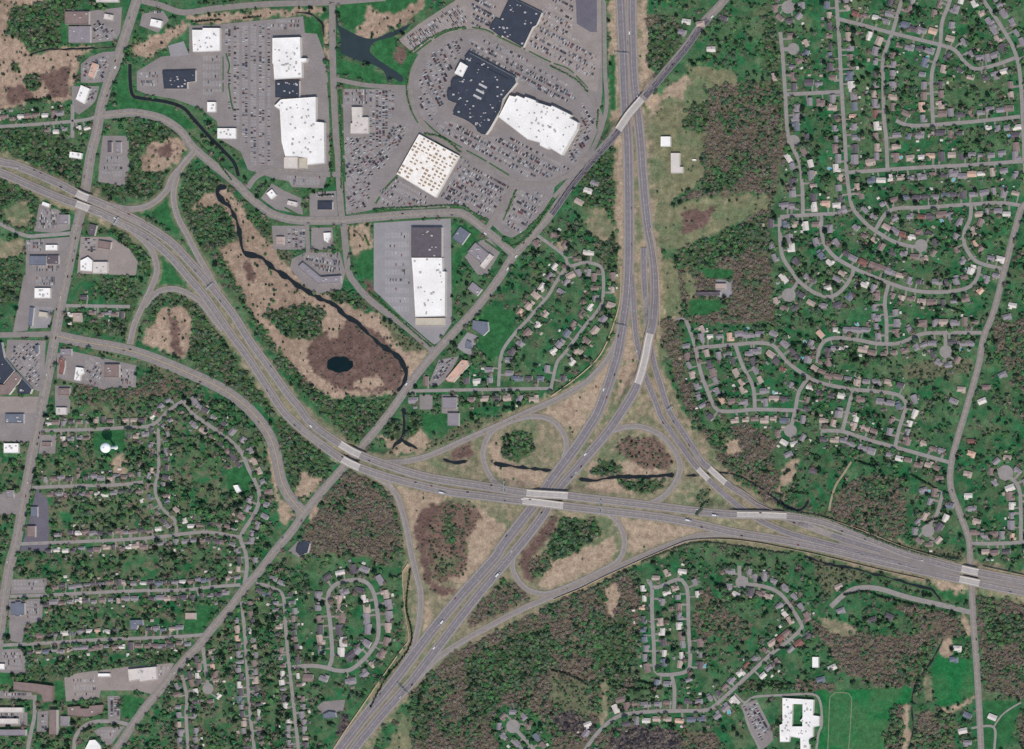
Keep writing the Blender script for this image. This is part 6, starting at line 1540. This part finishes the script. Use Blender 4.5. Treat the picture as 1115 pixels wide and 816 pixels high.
def crown_template(kind, seed, clumps, core=True):
    """unit crown (radius 1, centred at 0,0; from z=0.25 to ~1.9): returns verts, tris, tone per vertex"""
    q = np.random.RandomState(seed)
    Vs, Fs, Ts = [], [], []
    n = 0
    zs = {'conifer': 1.35, 'barem': 0.8}.get(kind, 0.85)
    if core:
        v = ico_v * (0.72 + 0.30 * q.rand(12, 1))
        if kind == 'conifer':
            f = 1.0 - 0.45 * (v[:, 2:3] + 1) / 2; v = v * np.array([1, 1, 1.2]) * np.concatenate([f, f, np.ones_like(f)], 1)
        v = v * np.array([1, 1, zs]) + np.array([0, 0, 1.05])
        if kind == 'barem': v[:, :2] *= 0.62; v[:, 2] = 1.0 + (v[:, 2] - 1.05) * 0.7
        Vs.append(v); Fs.append(ico_f + n); n += 12
        Ts.append(0.8 + 0.25 * q.rand(12))
    for _ in range(clumps):
        u = q.normal(size=3); u /= np.linalg.norm(u)
        if u[2] < -0.3: u[2] *= -1
        rr = 0.72 + 0.34 * q.rand()
        if kind == 'conifer': rr *= 1 - 0.35 * max(0, u[2])
        c = u * rr * np.array([1, 1, zs]) + np.array([0, 0, 1.05])
        s = (0.30 + 0.22 * q.rand()) * (0.75 if kind == 'barem' else 1)
        nrm = u + q.normal(size=3) * 0.45 + np.array([0, 0, 0.4]); nrm /= np.linalg.norm(nrm)
        t1 = np.cross(nrm, q.normal(size=3)); t1 /= np.linalg.norm(t1); t2 = np.cross(nrm, t1)
        if kind == 'barem': e = 0.5
        else: e = 0.9
        p = np.array([c + t1 * s, c + t2 * s * e - t1 * s * 0.3 + nrm * s * 0.15, c - t1 * s * 0.9, c - t2 * s * e])
        Vs.append(p); Fs.append(np.array([[0, 1, 2], [0, 2, 3]]) + n); n += 4
        Ts.append(np.full(4, 0.78 + 0.5 * q.rand()))
    return np.concatenate(Vs), np.concatenate(Fs), np.concatenate(Ts)


KINDS = ['conifer', 'green', 'dull', 'barem', 'dark']
SMALL = {k: [crown_template('barem' if k == 'dark' else k, 100 + 10 * i + j, {'barem': 22, 'dark': 22}.get(k, 16)) for j in range(5)] for i, k in enumerate(KINDS)}


def tree_mass(name, pts, label, cat, zk=1.0):
    """pts: list of (px, py, radius m, kind). One mesh for growth that nobody would count."""
    VV, FF, TT = [], [], []
    n = 0
    groups = {}
    for p in pts: groups.setdefault((p[3], nr.randint(5)), []).append(p)
    for (kind, j), ps in groups.items():
        v, f, t = SMALL[kind][j]
        A = np.array([(X(p[0]), Y(p[1]), terr(p[0], p[1]), p[2]) for p in ps])
        th = nr.rand(len(ps)) * 6.283
        c, s = np.cos(th)[:, None], np.sin(th)[:, None]
        R = A[:, 3:4]
        hs_ = R * (0.65 + 0.3 * nr.rand(len(ps), 1)) + 0.5
        hs_ *= zk
        x = (v[:, 0] * c - v[:, 1] * s) * R + A[:, 0:1]
        y = (v[:, 0] * s + v[:, 1] * c) * R + A[:, 1:2]
        z = v[:, 2] * hs_ * (1.25 if kind == 'conifer' else 1.1) + A[:, 2:3]
        col = np.array(PAL[kind])[nr.randint(len(PAL[kind]), size=len(ps))] * (0.82 + 0.36 * nr.rand(len(ps), 1))
        T = col[:, None, :] * t[None, :, None]
        VV.append(np.stack([x, y, z], -1).reshape(-1, 3)); TT.append(T.reshape(-1, 3))
        FF.append((f[None] + (n + np.arange(len(ps)) * len(v))[:, None, None]).reshape(-1, 3))
        n += len(ps) * len(v)
    me = mesh_np(name, np.concatenate(VV), np.concatenate(FF), [M['leaf']], tint=np.concatenate(TT))
    o = link(name, me, kind='stuff', label=label, cat=cat)
    print(name, len(pts), len(me.polygons))
    return o


def pick(mix, q):
    t = q.random()
    for k, w in MIX[mix]:
        t -= w
        if t <= 0: return k
    return MIX[mix][-1][0]


tq = random.Random(99)
INDV = []         # individual trees
# trees that can be told apart: they line the streets and stand in yards
TREE_STREETS = ['oval_w', 'oval_e', 'warc', 'w172', 'w466', 'n912', 'n_970', 'n_y225', 'n_895', 'c_y370', 'c_y380', 'c_750', 'e_cul', 'n852', 'n_850', 's_loop_w', 's_loop_e', 's_main', 's_cul634', 'm_curve', 'm_east', 'm_y425', 'c_y470', 'n_1090', 'w310', 'w265', 'n_y182', 'w588', 'w648']
for rid in TREE_STREETS:
    r = ROADS[rid]; pl, s = r['pl'], r['s']
    horiz = abs(pl[-1][0] - pl[0][0]) > abs(pl[-1][1] - pl[0][1])
    for side in (-1, 1):
        row = []; d = tq.uniform(4, 12)
        while d < s[-1] and len(row) < 8:
            k = next(i for i in range(1, len(s)) if s[i] >= d)
            (x0, y0), (x1, y1) = pl[k - 1], pl[k]; L = math.hypot(x1 - x0, y1 - y0) or 1
            o = tq.choice([r['w'] / 2 + 2.6, 16, 17, 15])
            x_, y_ = x0 - (y1 - y0) / L * o * side, y0 + (x1 - x0) / L * o * side
            if not blocked(x_, y_) and not cls_at(x_, y_) and 3 < x_ < 1112 and 3 < y_ < 813 and not any(math.hypot(p[0] - x_, p[1] - y_) < 7 for p in INDV):
                row.append((x_, y_)); INDV.append((x_, y_))
            d += tq.uniform(12, 22)
        if horiz: row.sort(); end = 'west'; sn = 'north' if (sum(p[1] for p in row) / max(1, len(row))) < sum(p[1] for p in pl) / len(pl) else 'south'
        else: row.sort(key=lambda p: p[1]); end = 'north'; sn = 'west' if (sum(p[0] for p in row) / max(1, len(row))) < sum(p[0] for p in pl) / len(pl) else 'east'
        for i, p in enumerate(row):
            INDV[INDV.index(p)] = (p[0], p[1], rid, side, i, end, sn)
INDV = INDV[:300]


def big_tree(kind, seed):
    """trunk with limbs, and a crown of many leaf clumps round them"""
    q = random.Random(seed)
    tb = MB()
    Ht = {'conifer': 11.5, 'green': 10.5, 'dull': 10, 'barem': 9.5}[kind]
    tb.tube((0, 0, -0.3), (0.1, 0.05, Ht * 0.45), 0.38, 0.25, 7); tb.tube((0.1, 0.05, Ht * 0.45), (0, 0, Ht * 0.85), 0.25, 0.07, 6)
    for i in range(7):
        a = q.uniform(0, 6.28); z = Ht * q.uniform(0.3, 0.7); l = q.uniform(1.8, 3.2)
        tb.tube((0.05, 0.03, z), (l * math.cos(a), l * math.sin(a), z + q.uniform(0.6, 2.0)), 0.13, 0.04, 5)
    v, f, t = crown_template(kind, seed, 110 if kind != 'barem' else 130, True)
    # clumps smaller than in the massed growth
    rad = 4.3 if kind != 'conifer' else 3.6
    v = v * np.array([rad, rad, Ht / 2.15])
    col = np.array(PAL[kind][seed % len(PAL[kind])])
    me = mesh_np('crown', v, f, [M['leaf']], tint=col[None] * t[:, None])
    return tb.mesh('trunk', [M['bark']]), me
BT = {k: [big_tree(k, 300 + 20 * i + j) for j in range(3)] for i, k in enumerate(KINDS[:4])}
KN = {'conifer': 'dark', 'green': 'bright', 'dull': 'olive', 'barem': 'bare'}
for (x_, y_, rid, side, i, end, sn) in INDV:
    r = ROADS[rid]
    kind = pick('yard_e', tq)
    tm, cm = BT[kind][tq.randrange(3)]
    root = link('tree', None, loc=(X(x_), Y(y_), terr(x_, y_)), cat='tree', group='yard and street trees',
                label=f"{KN[kind]} tree, {ordw(i)} large one from {end}, {sn} of {r['desc']}")
    root.rotation_euler = (0, 0, tq.uniform(0, 6.28)); q = tq.uniform(0.75, 1.35); root.scale = (q, q, q * tq.uniform(0.85, 1.1))
    o = bpy.data.objects.new('trunk', tm); COL.objects.link(o); o.parent = root
    o = bpy.data.objects.new('crown', cm); COL.objects.link(o); o.parent = root
    BLOCK[max(0, int((y_ - 2 - GY0) / G)):int((y_ + 3 - GY0) / G), max(0, int((x_ - 2 - GX0) / G)):int((x_ + 3 - GX0) / G)] = True
print('TREES', len(INDV))

# woods: by land cover class
wood_pts, scrub_pts = [], []
N_try = 360000
rx = nr.uniform(-60, 1175, N_try); ry = nr.uniform(-60, 876, N_try)
area = (1175 + 60) * (876 + 60)
ii = ((rx - GX0) / G + 0.5).astype(int); jj = ((ry - GY0) / G + 0.5).astype(int)
cl = CLASS[jj, ii]; bl = BLOCK[jj, ii]
clump = fbm(rx, ry, 22, 201, 3)
fine = fbm(rx, ry, 7, 231, 2)
base_d = N_try / area
for x_, y_, c_, bk, cp, fn_ in zip(rx, ry, cl, bl, clump, fine):
    if bk: continue
    if c_ >= 0:
        cls = COVER[c_][0]
        dens, mix = CLS[cls][1], CLS[cls][2]
        if not mix: continue
        if tq.random() < dens / base_d * (0.45 + 1.1 * fn_):
            if cls == 'wood' and cp < 0.40: mix = 'mix'
            if cls == 'bare' and cp > 0.55: mix = 'green'
            if cls == 'bare' and cp < 0.43: mix = 'barem'
            k = ('dark' if tq.random() < 0.6 else 'barem') if mix == 'dark' else pick(mix, tq)
            (wood_pts if cls in ('wood', 'bare', 'scrub', 'darkwood', 'thicket') else scrub_pts).append((x_, y_, tq.choice([tq.uniform(1.2, 2.6), tq.uniform(2.2, 4.4)]) if cls in ('wood', 'bare', 'darkwood') else tq.uniform(1.2, 2.8), k))
tree_mass('woodland_trees', wood_pts, 'close woodland of green and leafless trees around the interchange and marshes', 'woodland', 0.72)
# yards
yard = []
def OPENM(x, y): return pip(x, y, [(336, 612), (440, 600), (440, 700), (400, 745), (336, 745)]) or pip(x, y, [(700, 620), (760, 615), (765, 745), (700, 745)]) or pip(x, y, [(880, 0), (935, 0), (940, 130), (880, 130)])

D_st = dist_raster([r['pl'] for r in ROADS.values() if r['kind'] == 'st'], 34)
N_y = 75000
rx = nr.uniform(-50, 1165, N_y); ry = nr.uniform(-50, 866, N_y)
cp = fbm(rx, ry, 18, 301, 3); cf = fbm(rx, ry, 7, 351, 2)
for x_, y_, a, f2 in zip(rx, ry, cp, cf):
    if blocked(x_, y_): continue
    j, i = int((y_ - GY0) / G + 0.5), int((x_ - GX0) / G + 0.5)
    if CLASS[j, i] >= 0 and COVER[CLASS[j, i]][0] != 'lawn': continue
    w_ = x_ < 330 and y_ > 410
    ds = D_st[j, i]
    res = ds < 32
    p = (1.45 if w_ else 0.68) if res else 0.55
    p *= max(0.05, min(1.5, 0.25 + (a - 0.33) * 3.5)) * (0.7 + 0.9 * max(0, f2 - 0.3))
    if tq.random() < p:
        k = pick('yard_w' if w_ else 'yard_e', tq)
        if a > 0.60: k = pick('green', tq)
        elif a < 0.40: k = pick('bare', tq)
        if OPENM(x_, y_) and tq.random() < 0.6: continue
        if tq.random() < 0.4:
            for _ in range(tq.randint(1, 3)):
                x2, y2 = x_ + tq.uniform(-2.4, 2.4), y_ + tq.uniform(-2.4, 2.4)
                if not blocked(x2, y2): yard.append((x2, y2, tq.uniform(1.5, 3.4), k))
        yard.append((x_, y_, tq.choice([tq.uniform(1.0, 2.2), tq.uniform(2.0, 5.4 if a > 0.5 else 4.4)]) * (1.08 if w_ else 1.0), k))
# hedges and tree rows
ROWS = [([(386, 252), (392, 256), (396, 262)], 'barem', 2.0), ([(380, 248), (381, 262)], 'dull', 1.8), ([(398, 258), (402, 268)], 'green', 2.0), ([(372, 205), (372, 160), (370, 100)], 'green', 1.2), ([(360, 160), (362, 180), (361, 200)], 'green', 2.0), ([(562, 208), (552, 232)], 'green', 1.6), ([(575, 250), (592, 232)], 'green', 1.8), ([(640, 100), (626, 86), (600, 72)], 'green', 1.3), ([(652, 120), (650, 140)], 'green', 1.4), ([(445, 80), (443, 100), (448, 120)], 'green', 1.2), ([(210, 150), (236, 175), (252, 196)], 'green', 1.4), ([(826, 747), (862, 745)], 'conifer', 2.6), ([(845, 706), (880, 705)], 'conifer', 2.4), ([(407, 228), (450, 226), (500, 224), (514, 231), (532, 240)], 'green', 1.5), ([(445, 60), (465, 44), (488, 33), (507, 30)], 'green', 1.4), ([(463, 146), (482, 150), (502, 166)], 'green', 1.8), ([(548, 262), (560, 268), (575, 258), (600, 225)], 'green', 1.8),
        ([(932, 502), (958, 510)], 'conifer', 2.0), ([(994, 518), (1016, 530)], 'conifer', 2.0), ([(1008, 570), (1018, 566), (1034, 562)], 'conifer', 2.2), ([(942, 300), (962, 308)], 'conifer', 1.6), ([(1012, 334), (1028, 333), (1050, 341)], 'conifer', 2.0), ([(920, 648), (930, 646), (945, 645), (960, 650), (975, 654), (1000, 660)], 'conifer', 2.2),
        ([(402, 318), (430, 343), (470, 378)], 'green', 1.4), ([(855, 555), (880, 560), (905, 566), (950, 585), (1000, 602), (1045, 610)], 'dull', 2.4), ([(860, 535), (872, 537), (880, 538)], 'conifer', 2.0), ([(700, 612), (745, 595), (775, 592), (830, 600), (860, 604)], 'dull', 2.6), ([(604, 660), (650, 640), (690, 622)], 'dull', 2.6),
        ([(447, 620), (443, 660), (448, 700), (420, 740), (404, 770)], 'conifer', 1.6), ([(120, 98), (150, 40), (141, 60)], 'green', 1.0), ([(265, 20), (285, 18)], 'conifer', 1.6), ([(209, 24), (240, 22)], 'conifer', 1.6), ([(348, 213), (364, 212)], 'conifer', 1.4), ([(28, 110), (45, 109)], 'conifer', 2.4), ([(462, 744), (458, 756), (456, 768)], 'conifer', 2.6),
        ([(855, 516), (860, 512)], 'conifer', 2.8), ([(828, 512), (838, 515)], 'conifer', 3.0), ([(760, 560), (770, 548)], 'dull', 2.8), ([(602, 730), (620, 735), (640, 745)], 'conifer', 2.4), ([(690, 740), (720, 748)], 'conifer', 2.2), ([(663, 745), (690, 750), (720, 750)], 'conifer', 2.2)]
for pl, k, r_ in ROWS:
    for p in smooth(pl, r_ / S * 1.35):
        x_, y_ = p[0] + tq.uniform(-.5, .5), p[1] + tq.uniform(-.5, .5)
        if not blocked(x_, y_) or True: yard.append((x_, y_, r_ * tq.uniform(0.8, 1.25), k))
tree_mass('garden_trees', yard + scrub_pts, 'small trees, hedges and bushes spread between the houses and along the verges', 'trees and shrubs')

# ---------------------------------------------------------------- cars
def car_mesh(colname, col, L=4.7, Wd=1.9, van=False, truck=False):
    b = MB()
    if truck:
        b.box(-2.2, 0, 1.0, 4.0, L - 3.4, 2.5, 0, 0); b.box(L / 2 - 1.2, 0, 0.7, 3.2, 2.4, 2.4, 0, 2); b.box(0, 0, 0.6, 1.0, L - 1, 1.6, 0, 3)
        wx = [-L / 2 + 1.2, -L / 2 + 2.6, L / 2 - 1.3]
    else:
        hb = 0.95 if not van else 1.15
        b.box(0, 0, 0.28, hb, L, Wd, 0, 0, 0.97)
        cl_ = L * (0.52 if not van else 0.7)
        b.box(-L * 0.06, 0, hb, hb + 0.5, cl_, Wd * 0.86, 0, 1, 0.86)
        b.box(-L * 0.06, 0, hb + 0.5, hb + 0.56, cl_ * 0.84, Wd * 0.72, 0, 0, 0.95)
        wx = [-L * 0.31, L * 0.31]
    for x_ in wx:
        for y_ in (-Wd / 2 + 0.12, Wd / 2 - 0.12):
            b.tube((x_, y_ - 0.11, 0.33), (x_, y_ + 0.11, 0.33), 0.33, 0.33, 10, 3)
    m = mat('car_paint_' + colname, col, 0.5, 0.03, 0.5, 0.3)
    return b, b.mesh('car_' + colname, [m, M['glass'], M['steel'], M['tyre']]), m
CC = [('white', (0.50, 0.49, 0.47), .14), ('silver', (0.30, 0.30, 0.31), .18), ('grey', (0.11, 0.11, 0.12), .22), ('black', (0.025, 0.025, 0.03), .26), ('red', (0.16, 0.05, 0.05), .09), ('blue', (0.06, 0.08, 0.13), .06), ('beige', (0.26, 0.22, 0.18), .05)]
CARS = {n: car_mesh(n, c) for n, c, _ in CC}
VANM = car_mesh('van_white', (0.78, 0.78, 0.77), 6.0, 2.1, van=True)
TRUCK = car_mesh('truck_white', (0.6, 0.6, 0.6), 11.5, 2.6, truck=True)
NC, WC = [c[0] for c in CC], [c[2] for c in CC]
cq = random.Random(17)
allcars = []     # (x m, y m, z, angle, colour, label or None, rank)
lot_lines = MB()
for li, (mk, lname, poly, blocks) in enumerate(LOTS):
    for bi, bk in enumerate(blocks):
        pg = bk['poly']; a = math.radians(bk['ang']); c, s = math.cos(a), math.sin(a)
        rot = [(p[0] * c + p[1] * s, -p[0] * s + p[1] * c) for p in pg]
        u0, u1 = min(p[0] for p in rot), max(p[0] for p in rot); v0, v1 = min(p[1] for p in rot), max(p[1] for p in rot)
        mod = bk['mod']; v = v0 + 1.6; row = 0
        while v < v1:
            for dv in (-1.55, 1.55):
                u = u0 + 0.5; kk = 0; dens = bk['p'] * cq.uniform(0.5, 1.35)
                while u < u1:
                    x_, y_ = u * c - (v + dv) * s, u * s + (v + dv) * c
                    if pip(x_, y_, pg):
                        e = 1.45
                        q0, q1 = ((u - .78) * c - (v + dv - e) * s, (u - .78) * s + (v + dv - e) * c), ((u - .78) * c - (v + dv + e) * s, (u - .78) * s + (v + dv + e) * c)
                        nx, ny = 0.05 * c, 0.05 * s
                        zl = 0.175 + li * 0.004 + 0.05
                        lot_lines.poly([(X(q0[0] - nx), Y(q0[1] - ny), zl), (X(q0[0] + nx), Y(q0[1] + ny), zl), (X(q1[0] + nx), Y(q1[1] + ny), zl), (X(q1[0] - nx), Y(q1[1] - ny), zl)])
                        if cq.random() < dens * (0.35 + 1.3 * float(vnoise(np.array([x_]), np.array([y_]), 11, 901)[0])):
                            kk += 1
                            col = cq.choices(NC, WC)[0]
                            allcars.append([X(x_), Y(y_), 0.2 + li * 0.004, math.pi / 2 - a + (math.pi if cq.random() < .3 else 0) + cq.gauss(0, .03), col, (lname, bi, row, kk, bk['ang'])])
                    u += 1.55
                row += 1
            v += mod
link('parking_markings', lot_lines.mesh('parking_markings', [M['paint']]), kind='structure')
# cars moving on the highways
moving = []
for rid, desc, n in (('wb', 'the westbound expressway carriageway', 20), ('eb', 'the eastbound expressway carriageway', 20), ('sb_n', 'the southbound freeway roadway', 16), ('nb_s', 'the northbound freeway roadway', 18), ('sb_e', 'the roadway curving to the east', 4), ('wb_n', 'the roadway curving to the north', 4), ('diagonal', 'the diagonal road', 16), ('west_avenue', 'the western avenue', 34), ('east_avenue', 'the eastern avenue', 3), ('arc_road', 'the arc road', 6), ('parkway', 'the parkway', 4), ('store_avenue', 'the store avenue', 5)):
    r = ROADS[rid]; pl, s = r['pl'], r['s']
    row = []
    used = []
    t = 0
    while len(row) < n and t < 500:
        t += 1
        d = cq.uniform(0, s[-1])
        if any(abs(d - q) < 5 for q in used): continue
        k = next(i for i in range(1, len(s)) if s[i] >= d)
        lane = cq.choice([-0.24, 0.24] if r['kind'] == 'hw' else [-0.3, -0.12, 0.12, 0.3]) * r['w']
        (x0, y0), (x1, y1) = pl[k - 1], pl[k]; L = math.hypot(x1 - x0, y1 - y0) or 1
        f_ = (d - s[k - 1]) / max(1e-6, s[k] - s[k - 1])
        x_, y_ = x0 + (x1 - x0) * f_ - (y1 - y0) / L * lane, y0 + (y1 - y0) * f_ + (x1 - x0) / L * lane
        if not (4 < x_ < 1111 and 4 < y_ < 812): continue
        z = max(r['z'][k - 1], r['z'][k], terr(x_, y_)) + BASE[r['kind']] + 0.55
        used.append(d); row.append((d, x_, y_, z, math.atan2(-(y1 - y0), x1 - x0) + (math.pi if (lane < 0 and r['kind'] != 'hw') else 0)))
    horiz = abs(pl[-1][0] - pl[0][0]) > abs(pl[-1][1] - pl[0][1])
    row.sort(key=(lambda q: q[1]) if horiz else (lambda q: q[2]))
    for i, (d, x_, y_, z, ang) in enumerate(row):
        end = 'west' if horiz else 'north'
        typ = cq.random()
        if typ < 0.05 and r['kind'] != 'ave': moving.append((x_, y_, z, ang, 'truck', f"white truck on {desc}, {ordw(i)} vehicle from the {end}", 'truck', TRUCK[1]))
        elif typ < 0.12: moving.append((x_, y_, z, ang, 'van', f"white van on {desc}, {ordw(i)} vehicle from the {end}", 'van', VANM[1]))
        else:
            col = cq.choices(NC, WC)[0]
            moving.append((x_, y_, z, ang, 'car', f"{col} car on {desc}, {ordw(i)} vehicle from the {end}", 'car', CARS[col][1]))
for (x_, y_, z, ang, nm, lab, cat, me) in moving:
    o = link(nm, me, loc=(X(x_), Y(y_), z), label=lab, cat=cat, group='vehicles moving on the roads')
    o.rotation_euler = (0, 0, ang)
left = 300 - len(moving)
bylot = {}
rest = []
for cidx, cr in enumerate(allcars): bylot.setdefault(cr[5][0], []).append(cr)
chosen = set()
order = sorted(bylot.items(), key=lambda kv: len(kv[1]))
for lname, cs in order:
    if left <= 0: break
    if len(cs) > left or len(cs) > 60: continue
    for c_ in cs: chosen.add(id(c_))
    left -= len(cs)
    # order within the lot: from the north, then from the west
    cs2 = sorted(cs, key=lambda q: (-round(q[1] / 6.0), q[0]))
    rows_ = {}
    for q in cs2: rows_.setdefault(-round(q[1] / 6.0), []).append(q)
    for ri_, (kq, rr_) in enumerate(sorted(rows_.items())):
        for ci_, q in enumerate(rr_):
            o = link('parked_car', CARS[q[4]][1], loc=(q[0], q[1], q[2]), label=f"{q[4]} parked car, {ordw(ri_)} row from north, {ordw(ci_)} from west, in {lname}", cat='car', group='parked cars in the smaller lots')
            o.rotation_euler = (0, 0, q[3])
VV, FF, FM = [], [], []
n = 0
mats_ = [CARS[c_][2] for c_ in NC] + [M['glass'], M['steel'], M['tyre']]
VALL, FALL, MALL = [], [], []
for c_ in allcars:
    if id(c_) in chosen: continue
    tb = CARS[c_[4]][0]
    mi0 = NC.index(c_[4])
    cc, ss = math.cos(c_[3]), math.sin(c_[3])
    for f, m_ in zip(tb.f, tb.m):
        if m_ == 3: continue
        FALL.append(tuple(n + i for i in f)); MALL.append(mi0 if m_ == 0 else len(NC) + m_ - 1)
    for v in tb.v: VALL.append((c_[0] + cc * v[0] - ss * v[1], c_[1] + ss * v[0] + cc * v[1], c_[2] + v[2]))
    n += len(tb.v)
me = bpy.data.meshes.new('parked_cars'); me.from_pydata(VALL, [], FALL)
for m_ in mats_: me.materials.append(m_)
me.polygons.foreach_set('material_index', MALL); me.update()
link('parked_cars', me, kind='stuff', label='hundreds of parked cars filling the large mall and store lots', cat='cars')
print('CARS', len(allcars), 'individual', len(chosen) + len(moving))
